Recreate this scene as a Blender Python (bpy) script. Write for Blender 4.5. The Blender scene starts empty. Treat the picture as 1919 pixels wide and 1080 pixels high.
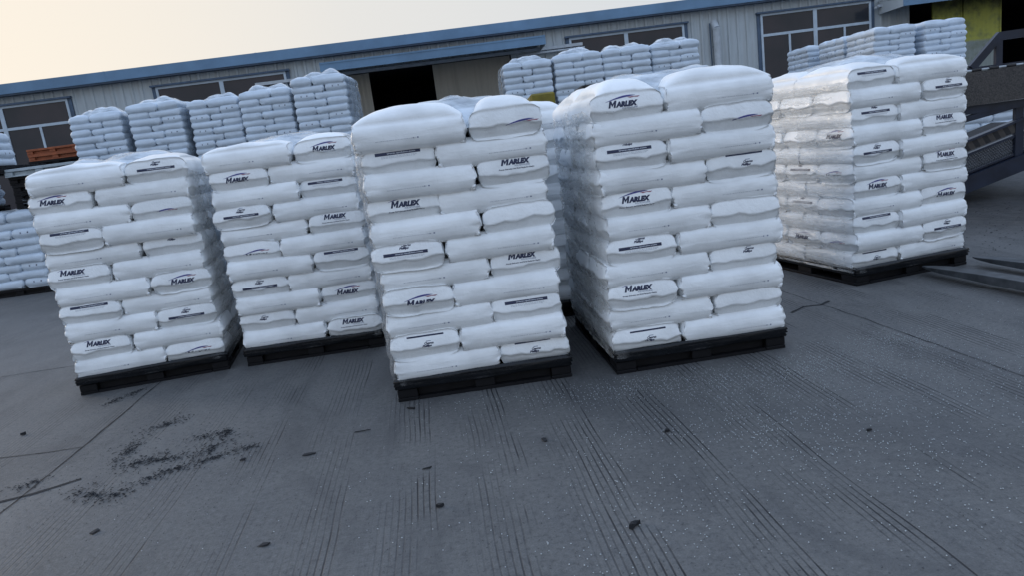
import bpy, bmesh, math, random
import numpy as np
from mathutils import Vector, Matrix, noise
from mathutils.bvhtree import BVHTree

PI = math.pi
sc = bpy.context.scene
col = sc.collection

# ------------------------------------------------------------------ camera
FPX, PITCH, ROLL, EYE = 1329.8, 0.2076, -0.1295, 1.5465
cam_d = bpy.data.cameras.new('camera')
cam = bpy.data.objects.new('camera', cam_d)
col.objects.link(cam)
sc.camera = cam
cam_d.sensor_fit = 'HORIZONTAL'
cam_d.sensor_width = 36
cam_d.lens = FPX / 1919 * 36
cam_d.clip_start = 0.05
cam_d.clip_end = 3000
_F = Vector((0, math.cos(PITCH), -math.sin(PITCH)))
_R = Vector((1, 0, 0))
_U = _R.cross(_F)
_R2 = math.cos(ROLL) * _R + math.sin(ROLL) * _U
_U2 = -math.sin(ROLL) * _R + math.cos(ROLL) * _U
m = Matrix((_R2, _U2, -_F)).transposed().to_4x4()
m.translation = Vector((0, 0, EYE))
cam.matrix_world = m

# ------------------------------------------------------------------ light
SUN_EL, SUN_AZ = math.radians(9), math.radians(-62)      # azimuth from +Y, negative = towards -X
world = bpy.data.worlds.new('World')
sc.world = world
world.use_nodes = True
wn, wl = world.node_tree.nodes, world.node_tree.links
wn.clear()
wo = wn.new('ShaderNodeOutputWorld')
bg = wn.new('ShaderNodeBackground')
sky = wn.new('ShaderNodeTexSky')
sky.sky_type = 'NISHITA'
sky.sun_disc = False
sky.sun_elevation = SUN_EL
sky.sun_rotation = SUN_AZ
sky.air_density = 1.0
sky.dust_density = 2.0
sky.ozone_density = 2.0
tc = wn.new('ShaderNodeTexCoord')
sep = wn.new('ShaderNodeSeparateXYZ')
ramp = wn.new('ShaderNodeValToRGB')           # thin high haze: pale band low down, open blue-white sky overhead
wl.new(tc.outputs['Generated'], sep.inputs[0])
wl.new(sep.outputs['Z'], ramp.inputs[0])
ramp.color_ramp.elements[0].position = 0.28
ramp.color_ramp.elements[0].color = (0.0, 0.0, 0.0, 1)
ramp.color_ramp.elements[1].position = 0.55
ramp.color_ramp.elements[1].color = (1, 1, 1, 1)
vm = wn.new('ShaderNodeVectorMath'); vm.operation = 'DOT_PRODUCT'
wl.new(tc.outputs['Generated'], vm.inputs[0])
vm.inputs[1].default_value = (math.sin(SUN_AZ), math.cos(SUN_AZ), 0)
glow = wn.new('ShaderNodeValToRGB')           # dusk haze: warm towards the sun, cool grey away from it
wl.new(vm.outputs['Value'], glow.inputs[0])
el = glow.color_ramp.elements
el.new(0.5); el.new(0.9)
for e_, (p_, c_) in zip(el, [(0.10, (0.208, 0.224, 0.243)), (0.60, (0.258, 0.254, 0.245)), (0.90, (0.325, 0.292, 0.246)), (1.0, (0.60, 0.46, 0.31))]):
    e_.position = p_; e_.color = (*c_, 1)
gs = wn.new('ShaderNodeVectorMath'); gs.operation = 'SCALE'; gs.inputs['Scale'].default_value = 10 * 1.0
wl.new(glow.outputs[0], gs.inputs[0])
up = wn.new('ShaderNodeMix'); up.data_type = 'RGBA'; up.inputs['Factor'].default_value = 0.45
wl.new(sky.outputs[0], up.inputs['A']); up.inputs['B'].default_value = (4.4, 5.3, 7.0, 1)
hz = wn.new('ShaderNodeMix'); hz.data_type = 'RGBA'
wl.new(ramp.outputs[0], hz.inputs['Factor'])
wl.new(gs.outputs[0], hz.inputs['A'])
wl.new(up.outputs['Result'], hz.inputs['B'])
wl.new(hz.outputs['Result'], bg.inputs['Color'])
bg.inputs['Strength'].default_value = 0.15
wl.new(bg.outputs[0], wo.inputs[0])

sun_d = bpy.data.lights.new('sun', 'SUN')
sun_d.energy = 0.6
sun_d.angle = math.radians(14)
sun_d.color = (1.0, 0.86, 0.70)
sun = bpy.data.objects.new('sun', sun_d)
col.objects.link(sun)
sdir = Vector((math.sin(SUN_AZ) * math.cos(SUN_EL), math.cos(SUN_AZ) * math.cos(SUN_EL), math.sin(SUN_EL)))
sun.rotation_euler = sdir.to_track_quat('Z', 'Y').to_euler()

sc.view_settings.view_transform = 'Standard'
sc.view_settings.look = 'None'
sc.view_settings.exposure = 1.06
sc.view_settings.gamma = 1
sc.cycles.transparent_max_bounces = 12
sc.cycles.max_bounces = 8

# ------------------------------------------------------------------ helpers
def tag(o, label=None, cat=None, group=None, kind=None):
    if label: o['label'] = label
    if cat: o['category'] = cat
    if group: o['group'] = group
    if kind: o['kind'] = kind
    return o

def link(name, mesh, parent=None, mw=None):
    o = bpy.data.objects.new(name, mesh)
    col.objects.link(o)
    if parent is not None: o.parent = parent
    if mw is not None: o.matrix_world = mw
    return o

def empty(name, mw):
    o = bpy.data.objects.new(name, None)
    o.empty_display_size = 0.2
    col.objects.link(o)
    o.matrix_world = mw
    return o

class MB:
    """collects boxes and tubes, builds one mesh object"""
    def __init__(s): s.v, s.f, s.mi = [], [], []
    def add(s, vs, fs, mi=0):
        n = len(s.v)
        s.v += [tuple(v) for v in vs]
        s.f += [tuple(i + n for i in f) for f in fs]
        s.mi += [mi] * len(fs)
    def box(s, x0, x1, y0, y1, z0, z1, mi=0):
        s.add([(x, y, z) for x in (x0, x1) for y in (y0, y1) for z in (z0, z1)],
              [(0, 1, 3, 2), (4, 6, 7, 5), (0, 4, 5, 1), (2, 3, 7, 6), (0, 2, 6, 4), (1, 5, 7, 3)], mi)
    def beam(s, a, b, w, h, mi=0, up=(0, 0, 1)):
        a, b = Vector(a), Vector(b)
        d = (b - a).normalized()
        sd = d.cross(Vector(up)).normalized(); u = sd.cross(d)
        vs = [p + sd * (i * w / 2) + u * (j * h / 2) for p in (a, b) for i in (-1, 1) for j in (-1, 1)]
        s.add(vs, [(0, 1, 3, 2), (4, 6, 7, 5), (0, 4, 5, 1), (2, 3, 7, 6), (0, 2, 6, 4), (1, 5, 7, 3)], mi)
    def tube(s, a, b, r, n=12, mi=0):
        a, b = Vector(a), Vector(b)
        d = (b - a).normalized()
        sd = d.orthogonal().normalized(); u = sd.cross(d)
        vs = [p + sd * (r * math.cos(t)) + u * (r * math.sin(t)) for p in (a, b) for t in [2 * PI * k / n for k in range(n)]]
        s.add(vs, [(k, (k + 1) % n, n + (k + 1) % n, n + k) for k in range(n)] + [tuple(range(n)), tuple(range(2 * n - 1, n - 1, -1))], mi)
    def mesh(s, name, mats, bevel=0):
        me = bpy.data.meshes.new(name)
        me.from_pydata(s.v, [], s.f)
        me.polygons.foreach_set('material_index', s.mi)
        bm = bmesh.new(); bm.from_mesh(me)
        bmesh.ops.recalc_face_normals(bm, faces=bm.faces)
        if bevel:
            bmesh.ops.bevel(bm, geom=list(bm.edges), offset=bevel, segments=1, affect='EDGES', clamp_overlap=True)
        bm.to_mesh(me); bm.free()
        for mt in (mats if isinstance(mats, (list, tuple)) else [mats]): me.materials.append(mt)
        return me
    def build(s, name, mats, parent=None, mw=None, bevel=0):
        return link(name, s.mesh(name, mats, bevel), parent, mw)

def fbm(x, y, z, o=3):
    return noise.fractal(Vector((x, y, z)), 1.0, 2.0, o)

# ------------------------------------------------------------------ materials
def newmat(name):
    mt = bpy.data.materials.new(name)
    mt.use_nodes = True
    nt = mt.node_tree
    return mt, nt, nt.nodes['Principled BSDF']

def N(nt, kind, **kw):
    n = nt.nodes.new('ShaderNode' + kind)
    for k, v in kw.items(): setattr(n, k, v)
    return n

def math_(nt, op, a, b=None, c=None, clamp=False):
    n = N(nt, 'Math', operation=op); n.use_clamp = clamp
    for i, x in enumerate((a, b, c)):
        if x is None: continue
        if isinstance(x, (int, float)): n.inputs[i].default_value = x
        else: nt.links.new(x, n.inputs[i])
    return n.outputs[0]

def ramp_(nt, fac, stops):
    r = N(nt, 'ValToRGB')
    el = r.color_ramp.elements
    while len(el) < len(stops): el.new(0.5)
    for e, (p, c) in zip(el, stops):
        e.position = p
        e.color = (c, c, c, 1) if isinstance(c, (int, float)) else (*c, 1)
    nt.links.new(fac, r.inputs[0])
    return r.outputs[0]

def noise_(nt, vec, scale, detail=4, rough=0.55, dist=0.0):
    n = N(nt, 'TexNoise')
    n.inputs['Scale'].default_value = scale
    n.inputs['Detail'].default_value = detail
    n.inputs['Roughness'].default_value = rough
    n.inputs['Distortion'].default_value = dist
    nt.links.new(vec, n.inputs['Vector'])
    return n.outputs['Fac']

def mapping_(nt, src, scale=(1, 1, 1), rot=(0, 0, 0), loc=(0, 0, 0)):
    mp = N(nt, 'Mapping')
    mp.inputs['Scale'].default_value = scale
    mp.inputs['Rotation'].default_value = rot
    mp.inputs['Location'].default_value = loc
    nt.links.new(src, mp.inputs['Vector'])
    return mp.outputs[0]

def mix_(nt, fac, a, b, blend='MIX'):
    n = N(nt, 'Mix', data_type='RGBA', blend_type=blend)
    for key, x in (('Factor', fac), ('A', a), ('B', b)):
        if isinstance(x, (int, float)) and key == 'Factor': n.inputs[key].default_value = x
        elif isinstance(x, tuple): n.inputs[key].default_value = (*x, 1)
        else: nt.links.new(x, n.inputs[key])
    return n.outputs['Result']

def bump_(nt, h, strength, dist, bsdf, prev=None):
    b = N(nt, 'Bump')
    b.inputs['Strength'].default_value = strength
    b.inputs['Distance'].default_value = dist
    nt.links.new(h, b.inputs['Height'])
    if prev is not None: nt.links.new(prev, b.inputs['Normal'])
    if bsdf is not None: nt.links.new(b.outputs[0], bsdf.inputs['Normal'])
    return b.outputs[0]

def simple(name, c, rough=0.6, metal=0.0, var=0.12, scale=6, bump=0.0, spec=0.4):
    mt, nt, b = newmat(name)
    t = N(nt, 'TexCoord')
    f = noise_(nt, t.outputs['Object'], scale, 5)
    lo = tuple(x * (1 - var) for x in c); hi = tuple(min(1, x * (1 + var)) for x in c)
    nt.links.new(ramp_(nt, f, [(0.3, lo), (0.7, hi)]), b.inputs['Base Color'])
    b.inputs['Roughness'].default_value = rough
    b.inputs['Metallic'].default_value = metal
    b.inputs['Specular IOR Level'].default_value = spec
    if bump: bump_(nt, noise_(nt, t.outputs['Object'], scale * 12, 3), bump, 0.01, b)
    return mt

def sack_material(name, base, bump=0.35, rough=0.34):
    mt, nt, b = newmat(name)
    t = N(nt, 'TexCoord')
    oi = N(nt, 'ObjectInfo')
    shift = N(nt, 'VectorMath', operation='ADD')
    nt.links.new(t.outputs['Object'], shift.inputs[0])
    nt.links.new(oi.outputs['Random'], shift.inputs[1])
    v = shift.outputs[0]
    a = noise_(nt, mapping_(nt, v, (5, 42, 42)), 1.0, 4, 0.6, 0.4)      # long drawn folds
    c = noise_(nt, v, 22, 4, 0.6, 1.2)
    d = noise_(nt, mapping_(nt, v, (60, 14, 90)), 1.0, 2)
    hgt = math_(nt, 'ADD', math_(nt, 'MULTIPLY', a, 1.0), math_(nt, 'MULTIPLY', c, 0.7))
    hgt = math_(nt, 'ADD', hgt, math_(nt, 'MULTIPLY', d, 0.18))
    bump_(nt, hgt, bump, 0.012, b)
    dirt = noise_(nt, v, 3.2, 4, 0.6)
    dk = tuple(x * 0.86 for x in base)
    nt.links.new(ramp_(nt, dirt, [(0.35, dk), (0.6, base)]), b.inputs['Base Color'])
    b.inputs['Roughness'].default_value = rough
    b.inputs['Subsurface Weight'].default_value = 0.0
    return mt

M = {}
M['sack'] = sack_material('white_sack_film', (0.84, 0.865, 0.88), 0.26, 0.30)
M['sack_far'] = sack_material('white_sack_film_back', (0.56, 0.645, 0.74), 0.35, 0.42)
M['ink'] = simple('print_ink_navy', (0.014, 0.020, 0.060), 0.4, var=0.2)
M['blue'] = simple('print_ink_blue', (0.035, 0.035, 0.20), 0.4, var=0.2)
M['red'] = simple('print_ink_red', (0.25, 0.05, 0.10), 0.4, var=0.2)
M['white'] = simple('print_white', (0.6, 0.64, 0.68), 0.4, var=0.05)
M['grey'] = simple('print_ink_grey', (0.22, 0.25, 0.34), 0.5, var=0.1)
M['faint'] = simple('print_ink_faint', (0.50, 0.52, 0.56), 0.5, var=0.1)
SACK_MATS = ['ink', 'blue', 'red', 'white', 'grey', 'faint']
M['pallet'] = simple('black_plastic', (0.006, 0.006, 0.0075), 0.6, var=0.4, bump=0.1, spec=0.2)
M['band'] = simple('black_wrapped_film', (0.006, 0.007, 0.009), 0.25, var=0.5, bump=0.3, spec=0.3)
M['pallet_orange'] = simple('orange_plastic', (0.27, 0.075, 0.028), 0.55, var=0.25)
M['pallet_pale'] = simple('pale_plastic', (0.36, 0.42, 0.46), 0.55, var=0.2)
M['rubber'] = simple('dark_rubber', (0.010, 0.011, 0.014), 0.7, var=0.5)
M['navy'] = simple('navy_painted_steel', (0.011, 0.016, 0.032), 0.4, var=0.4, scale=4, bump=0.1)
M['fork'] = simple('worn_fork_steel', (0.075, 0.082, 0.09), 0.5, 0.5, var=0.4, scale=9, bump=0.1)
M['fork_tip'] = simple('bare_fork_steel', (0.16, 0.155, 0.15), 0.45, 0.5, var=0.3, scale=14)
M['blacksteel'] = simple('black_painted_steel', (0.010, 0.010, 0.012), 0.4, var=0.4)
M['bluetrim'] = simple('blue_painted_trim', (0.135, 0.24, 0.37), 0.5, var=0.16, scale=1.2)
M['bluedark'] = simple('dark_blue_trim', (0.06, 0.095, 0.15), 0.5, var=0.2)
M['alu'] = simple('pale_window_frame', (0.44, 0.52, 0.60), 0.45, var=0.1)
M['zinc'] = simple('galvanised_pipe', (0.42, 0.46, 0.50), 0.45, var=0.15)
M['yellow'] = simple('olive_yellow_paint', (0.16, 0.13, 0.012), 0.55, var=0.3)
M['dark'] = simple('dark_interior', (0.012, 0.012, 0.016), 0.9)
M['roof'] = simple('roof_sheet', (0.14, 0.22, 0.32), 0.5)

def glass_material():
    mt, nt, b = newmat('dark_window_glass')
    t = N(nt, 'TexCoord')
    nt.links.new(ramp_(nt, noise_(nt, t.outputs['Object'], 0.6, 3), [(0.35, (0.020, 0.024, 0.032)), (0.65, (0.046, 0.038, 0.045))]), b.inputs['Base Color'])
    b.inputs['Roughness'].default_value = 0.12
    b.inputs['Specular IOR Level'].default_value = 0.35
    return mt
M['glass'] = glass_material()

def wall_material(name, base, streak):
    mt, nt, b = newmat(name)
    t = N(nt, 'TexCoord')
    s = noise_(nt, mapping_(nt, t.outputs['Object'], (7, 1, 0.5)), 1.0, 5, 0.6)
    g = noise_(nt, t.outputs['Object'], 0.8, 4)
    c = mix_(nt, ramp_(nt, s, [(0.45, 0.0), (0.75, 0.75)]), base, streak)
    c = mix_(nt, ramp_(nt, g, [(0.4, 0.0), (0.8, 0.4)]), c, tuple(x * 0.75 for x in base))
    nt.links.new(c, b.inputs['Base Color'])
    b.inputs['Roughness'].default_value = 0.6
    return mt
M['wall'] = wall_material('corrugated_wall_sheet', (0.45, 0.50, 0.53), (0.31, 0.32, 0.32))
M['door'] = wall_material('sliding_door_sheet', (0.25, 0.235, 0.20), (0.19, 0.175, 0.15))

def yellow_door_material():
    mt, nt, b = newmat('yellow_green_door_paint')
    t = N(nt, 'TexCoord')
    sp = N(nt, 'SeparateXYZ'); nt.links.new(t.outputs['Object'], sp.inputs[0])
    g = noise_(nt, t.outputs['Object'], 3.0, 5, 0.65)
    edge = math_(nt, 'ADD', sp.outputs['Z'], math_(nt, 'MULTIPLY', g, 0.12))
    c = mix_(nt, ramp_(nt, math_(nt, 'SUBTRACT', edge, 2.15), [(0.45, 0.0), (0.52, 1.0)]), (0.26, 0.30, 0.29), (0.42, 0.43, 0.08))
    c = mix_(nt, ramp_(nt, g, [(0.5, 0.0), (0.75, 0.8)]), c, (0.14, 0.17, 0.09))
    topdark = math_(nt, 'ADD', math_(nt, 'SUBTRACT', sp.outputs['Z'], 3.35), math_(nt, 'MULTIPLY', g, 0.7))  # door colour darkens towards its top, with a ragged lower edge
    c = mix_(nt, ramp_(nt, topdark, [(0.25, 0.0), (0.7, 0.85)]), c, (0.03, 0.025, 0.012))
    nt.links.new(c, b.inputs['Base Color'])
    b.inputs['Roughness'].default_value = 0.6
    return mt
M['yellowdoor'] = yellow_door_material()

def film_material(name, dens=0.55, tint=(0.62, 0.62, 0.60), cover=True):
    mt, nt, b = newmat(name)
    t = N(nt, 'TexCoord')
    v = t.outputs['Object']
    out = nt.nodes['Material Output']
    tr = N(nt, 'BsdfTransparent')
    ms = N(nt, 'MixShader')
    b.inputs['Base Color'].default_value = (*tint, 1)
    b.inputs['Roughness'].default_value = 0.13
    b.inputs['Specular IOR Level'].default_value = 0.8
    a = noise_(nt, mapping_(nt, v, (3, 3, 24), (0.35, 0.2, 0)), 1.0, 4, 0.6, 0.8)
    c = noise_(nt, mapping_(nt, v, (4, 4, 46), (-0.5, 0.4, 0)), 1.0, 3, 0.6, 0.4)
    h = math_(nt, 'ADD', a, math_(nt, 'MULTIPLY', c, 0.6))
    bump_(nt, h, 0.6, 0.018, b)
    patch = noise_(nt, v, 2.6, 4, 0.6, 0.6)
    fac = math_(nt, 'ADD', math_(nt, 'MULTIPLY', ramp_(nt, a, [(0.35, 0.0), (0.65, 1.0)]), 0.35),
                math_(nt, 'MULTIPLY', ramp_(nt, patch, [(0.3, 0.2), (0.7, 1.0)]), dens), clamp=True)
    if cover:
        at = N(nt, 'Attribute'); at.attribute_name = 'cover'
        fac = math_(nt, 'MULTIPLY', fac, at.outputs['Fac'])
    nt.links.new(fac, ms.inputs[0])
    nt.links.new(tr.outputs[0], ms.inputs[1])
    nt.links.new(b.outputs[0], ms.inputs[2])
    nt.links.new(ms.outputs[0], out.inputs['Surface'])
    return mt
M['film'] = film_material('stretch_film', 0.35, (0.78, 0.79, 0.79))
M['film_grey'] = film_material('stretch_film_dusty', 0.42, (0.74, 0.74, 0.72))
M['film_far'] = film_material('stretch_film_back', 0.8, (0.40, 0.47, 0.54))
M['film_milky'] = film_material('stretch_film_tight', 0.22, (0.84, 0.84, 0.82))
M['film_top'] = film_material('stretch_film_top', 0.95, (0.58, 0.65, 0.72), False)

GROOVE = math.radians(5.5)
def ground_material():
    mt, nt, b = newmat('tined_concrete')
    t = N(nt, 'TexCoord')
    P = t.outputs['Object']
    R = mapping_(nt, P, (1, 1, 1), (0, 0, -GROOVE))     # rotate so grooves run along local y
    # Mapping rotates the point: x' runs across the grooves
    sp = N(nt, 'SeparateXYZ'); nt.links.new(R, sp.inputs[0])
    wob = noise_(nt, mapping_(nt, R, (1.2, 0.6, 1)), 1.0, 2)
    x = math_(nt, 'ADD', sp.outputs['X'], math_(nt, 'MULTIPLY', wob, 0.09))
    y = sp.outputs['Y']
    # groove lines, 26 mm apart
    u = math_(nt, 'DIVIDE', x, 0.029)
    fr = math_(nt, 'FRACT', u)
    idx = math_(nt, 'FLOOR', u)
    wnz = N(nt, 'TexWhiteNoise', noise_dimensions='1D')
    nt.links.new(idx, wnz.inputs['W'])
    dist = math_(nt, 'ABSOLUTE', math_(nt, 'SUBTRACT', fr, 0.5))
    line = ramp_(nt, dist, [(0.0, 1.0), (0.09, 1.0), (0.15, 0.0)])
    # each rake stroke: about 0.42 m wide, deep at one edge, fading to the other
    st = math_(nt, 'FRACT', math_(nt, 'ADD', math_(nt, 'DIVIDE', x, 0.43), math_(nt, 'MULTIPLY', noise_(nt, mapping_(nt, R, (0.0, 0.35, 0)), 1.0, 1), 0.5)))
    stroke = ramp_(nt, st, [(0.0, 0.02), (0.25, 0.08), (0.6, 0.7), (0.93, 1.0), (0.97, 0.02)])
    brk = ramp_(nt, noise_(nt, mapping_(nt, R, (3.0, 1.3, 1)), 1.0, 3), [(0.42, 0.0), (0.56, 1.0)])
    brk2 = ramp_(nt, noise_(nt, mapping_(nt, R, (40, 5, 1)), 1.0, 3), [(0.3, 0.35), (0.5, 1.0)])
    side = ramp_(nt, math_(nt, 'MULTIPLY', math_(nt, 'ADD', sp.outputs['X'], 3.0), 0.16), [(0.0, 0.4), (0.42, 0.7), (0.7, 1.0)])
    gm = math_(nt, 'MULTIPLY', line, stroke)
    gm = math_(nt, 'MULTIPLY', gm, brk)
    gm = math_(nt, 'MULTIPLY', gm, brk2)
    gm = math_(nt, 'MULTIPLY', gm, math_(nt, 'ADD', math_(nt, 'MULTIPLY', wnz.outputs['Value'], 0.45), 0.55))
    gm = math_(nt, 'MULTIPLY', gm, side)
    big = noise_(nt, P, 0.55, 5, 0.6)
    mid = noise_(nt, mapping_(nt, R, (4, 1.2, 1)), 1.0, 5, 0.65)
    fine = noise_(nt, P, 120, 4, 0.8)
    grit = noise_(nt, P, 34, 5, 0.75)
    speck = noise_(nt, P, 60, 2, 0.5)
    c = mix_(nt, ramp_(nt, big, [(0.36, 0.0), (0.64, 1.0)]), (0.056, 0.056, 0.054), (0.116, 0.115, 0.110))
    c = mix_(nt, ramp_(nt, mid, [(0.42, 0.0), (0.66, 0.8)]), c, (0.066, 0.067, 0.068))
    c = mix_(nt, math_(nt, 'MULTIPLY', ramp_(nt, fine, [(0.36, 0.0), (0.64, 1.0)]), 0.55), c, (0.15, 0.155, 0.16))
    c = mix_(nt, ramp_(nt, grit, [(0.30, 0.75), (0.50, 0.0)]), c, (0.036, 0.038, 0.042))
    c = mix_(nt, ramp_(nt, grit, [(0.56, 0.0), (0.72, 0.55)]), c, (0.17, 0.175, 0.175))
    c = mix_(nt, ramp_(nt, speck, [(0.64, 0.0), (0.70, 0.85)]), c, (0.03, 0.032, 0.036))
    # darker, patchy ground beyond, towards the ramp
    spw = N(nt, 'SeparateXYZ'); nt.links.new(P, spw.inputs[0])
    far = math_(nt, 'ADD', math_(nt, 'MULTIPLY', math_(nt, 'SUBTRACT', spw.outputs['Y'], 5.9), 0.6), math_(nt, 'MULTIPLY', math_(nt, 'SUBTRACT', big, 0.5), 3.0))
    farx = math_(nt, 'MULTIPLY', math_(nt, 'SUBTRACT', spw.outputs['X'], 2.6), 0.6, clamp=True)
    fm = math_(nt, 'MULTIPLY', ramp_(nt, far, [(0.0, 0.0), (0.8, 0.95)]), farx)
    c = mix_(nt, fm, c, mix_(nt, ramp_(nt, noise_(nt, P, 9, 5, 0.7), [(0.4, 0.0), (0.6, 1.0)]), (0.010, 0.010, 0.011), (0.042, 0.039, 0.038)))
    stain = noise_(nt, mapping_(nt, R, (1.7, 0.8, 1)), 1.0, 6, 0.7, 0.8)
    c = mix_(nt, ramp_(nt, stain, [(0.50, 0.0), (0.66, 0.55)]), c, (0.040, 0.042, 0.046))
    c = mix_(nt, ramp_(nt, stain, [(0.30, 0.35), (0.42, 0.0)]), c, (0.15, 0.152, 0.15))
    # damp blots
    blot = ramp_(nt, noise_(nt, mapping_(nt, P, (1, 2.2, 1)), 3.1, 4, 0.6), [(0.68, 0.0), (0.74, 0.6)])
    c = mix_(nt, blot, c, (0.045, 0.048, 0.053))
    c = mix_(nt, math_(nt, 'MULTIPLY', gm, 1.7, clamp=True), c, (0.004, 0.005, 0.008))
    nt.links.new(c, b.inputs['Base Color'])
    b.inputs['Roughness'].default_value = 0.62
    h = math_(nt, 'ADD', math_(nt, 'MULTIPLY', gm, -1.0), math_(nt, 'MULTIPLY', fine, 0.5))
    h = math_(nt, 'ADD', h, math_(nt, 'MULTIPLY', grit, 0.8))
    h = math_(nt, 'ADD', h, math_(nt, 'MULTIPLY', mid, 0.5))
    bump_(nt, h, 0.6, 0.006, b)
    return mt
M['ground'] = ground_material()
M['joint'] = simple('dirt_filled_joint', (0.016, 0.017, 0.020), 0.9, var=0.5, scale=30)
M['pellet'] = simple('resin_pellets', (0.38, 0.42, 0.44), 0.35, var=0.1)
M['crumb'] = simple('rubber_crumbs', (0.012, 0.014, 0.018), 0.85, var=0.4)

def plate_material():
    mt, nt, b = newmat('rusty_tread_plate')
    t = N(nt, 'TexCoord')
    f = noise_(nt, t.outputs['Object'], 48, 4, 0.75)
    g = noise_(nt, t.outputs['Object'], 3, 4)
    c = mix_(nt, ramp_(nt, f, [(0.38, 0.0), (0.62, 1.0)]), (0.010, 0.0095, 0.010), (0.060, 0.052, 0.048))
    c = mix_(nt, ramp_(nt, g, [(0.45, 0.0), (0.75, 0.5)]), c, (0.06, 0.050, 0.044))
    nt.links.new(c, b.inputs['Base Color'])
    b.inputs['Roughness'].default_value = 0.65
    bump_(nt, f, 0.6, 0.01, b)
    return mt
M['plate'] = plate_material()

def hazard_material():
    mt, nt, b = newmat('faded_hazard_stripes')
    t = N(nt, 'TexCoord')
    sp = N(nt, 'SeparateXYZ'); nt.links.new(t.outputs['Object'], sp.inputs[0])
    q = math_(nt, 'FRACT', math_(nt, 'DIVIDE', math_(nt, 'ADD', sp.outputs['X'], math_(nt, 'MULTIPLY', sp.outputs['Z'], 0.6)), 0.15))
    c = mix_(nt, ramp_(nt, q, [(0.48, 0.0), (0.52, 1.0)]), (0.006, 0.006, 0.008), (0.045, 0.038, 0.034))
    nt.links.new(c, b.inputs['Base Color'])
    b.inputs['Roughness'].default_value = 0.6
    return mt
M['hazard'] = hazard_material()
M['mesh'] = simple('dark_woven_wire', (0.055, 0.062, 0.075), 0.5, 0.4, var=0.3)
M['mud'] = simple('oily_steel_deck', (0.012, 0.012, 0.013), 0.8, var=0.5, scale=12)

# ------------------------------------------------------------------ the ground
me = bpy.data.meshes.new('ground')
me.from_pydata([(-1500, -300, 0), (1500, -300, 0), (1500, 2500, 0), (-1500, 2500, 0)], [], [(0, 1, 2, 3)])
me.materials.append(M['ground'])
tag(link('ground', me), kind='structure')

def joint(pts, w, seed, name='expansion_joint'):
    """a dirt-filled slab joint: a slightly ragged strip lying in the concrete"""
    rnd = random.Random(seed)
    L, Rr = [], []
    P = []
    for (x0, y0), (x1, y1) in zip(pts, pts[1:]):
        n = max(2, int(math.hypot(x1 - x0, y1 - y0) / 0.04))
        for k in range(n): P.append((x0 + (x1 - x0) * k / n, y0 + (y1 - y0) * k / n))
    P.append(pts[-1])
    vs, fs = [], []
    for i, (x, y) in enumerate(P):
        a = P[max(0, i - 1)]; c = P[min(len(P) - 1, i + 1)]
        d = Vector((c[0] - a[0], c[1] - a[1])).normalized()
        nx, ny = -d.y, d.x
        off = fbm(x * 2, y * 2, seed) * 0.02
        ww = w * (0.45 + 0.9 * abs(fbm(x * 9, y * 9, seed + 5)) + rnd.random() * 0.35)
        vs += [(x + nx * (off + ww), y + ny * (off + ww), 0.003), (x + nx * (off - ww), y + ny * (off - ww), 0.003)]
        if i: fs.append((2 * i - 2, 2 * i - 1, 2 * i + 1, 2 * i))
    me = bpy.data.meshes.new(name); me.from_pydata(vs, [], fs); me.materials.append(M['joint'])
    return tag(link(name, me), kind='structure')
joint([(-3.1, 11.0), (-2.95, 7.0), (-2.87, 5.43), (-2.75, 3.39), (-2.6, 1.0)], 0.005, 1)
joint([(-12.0, 4.12), (-3.31, 4.20), (-2.80, 4.22)], 0.005, 2)
joint([(-12.0, 5.8), (-4.76, 6.33), (-4.11, 6.40), (-2.9, 6.5)], 0.004, 3)
joint([(1.6, 10.5), (2.31, 5.46), (2.59, 3.46), (2.95, 1.0)], 0.0032, 4)
joint([(2.05, 5.12), (2.2, 5.24), (2.33, 5.22), (2.42, 5.30)], 0.014, 6, 'ground_crack')
joint([(-3.4, 3.47), (-2.95, 3.52), (-2.72, 3.60), (-2.52, 3.72)], 0.014, 7, 'ground_crack')

# ------------------------------------------------------------------ sack prints
def text_mesh(body, width, height=None, bold=0.0, shear=0.0, small_caps=False):
    """flat text centred on the origin, returned as (verts2d, tris)"""
    cu = bpy.data.curves.new('t', 'FONT')
    cu.body = body; cu.size = 1; cu.shear = shear; cu.offset = bold
    cu.align_x = 'CENTER'; cu.resolution_u = 2
    if small_caps:
        cu.small_caps_scale = 0.8
        for i, ch in enumerate(cu.body_format): ch.use_small_caps = i > 0
        cu.body = body[0] + body[1:].lower()
        for i in range(1, len(body)): cu.body_format[i].use_small_caps = True
    ob = bpy.data.objects.new('t', cu)
    me = bpy.data.meshes.new_from_object(ob)
    v = np.array([p.co[:2] for p in me.vertices]); f = [tuple(p.vertices) for p in me.polygons]
    bpy.data.objects.remove(ob); bpy.data.curves.remove(cu); bpy.data.meshes.remove(me)
    lo, hi = v.min(0), v.max(0)
    v = v - (lo + hi) / 2
    s = width / (hi[0] - lo[0])
    v[:, 0] *= s
    v[:, 1] *= (height / (hi[1] - lo[1])) if height else s
    return v, f

def swoosh(w, mat_pts):
    """the arched brush stroke over the wordmark: (verts, faces)"""
    n = 16; vs, fs = [], []
    for k in range(n + 1):
        t = k / n
        x = (t - 0.5) * w
        yc = 0.024 * math.sin(t * PI * 0.62) + 0.004 * t
        th = 0.0055 * math.sin(PI * min(1, t * 1.02)) ** 0.8 * (0.35 + t) + 0.0006
        vs += [(x, yc + th), (x, yc - th)]
        if k: fs.append((2 * k - 2, 2 * k - 1, 2 * k + 1, 2 * k))
    return np.array(vs), fs

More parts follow.
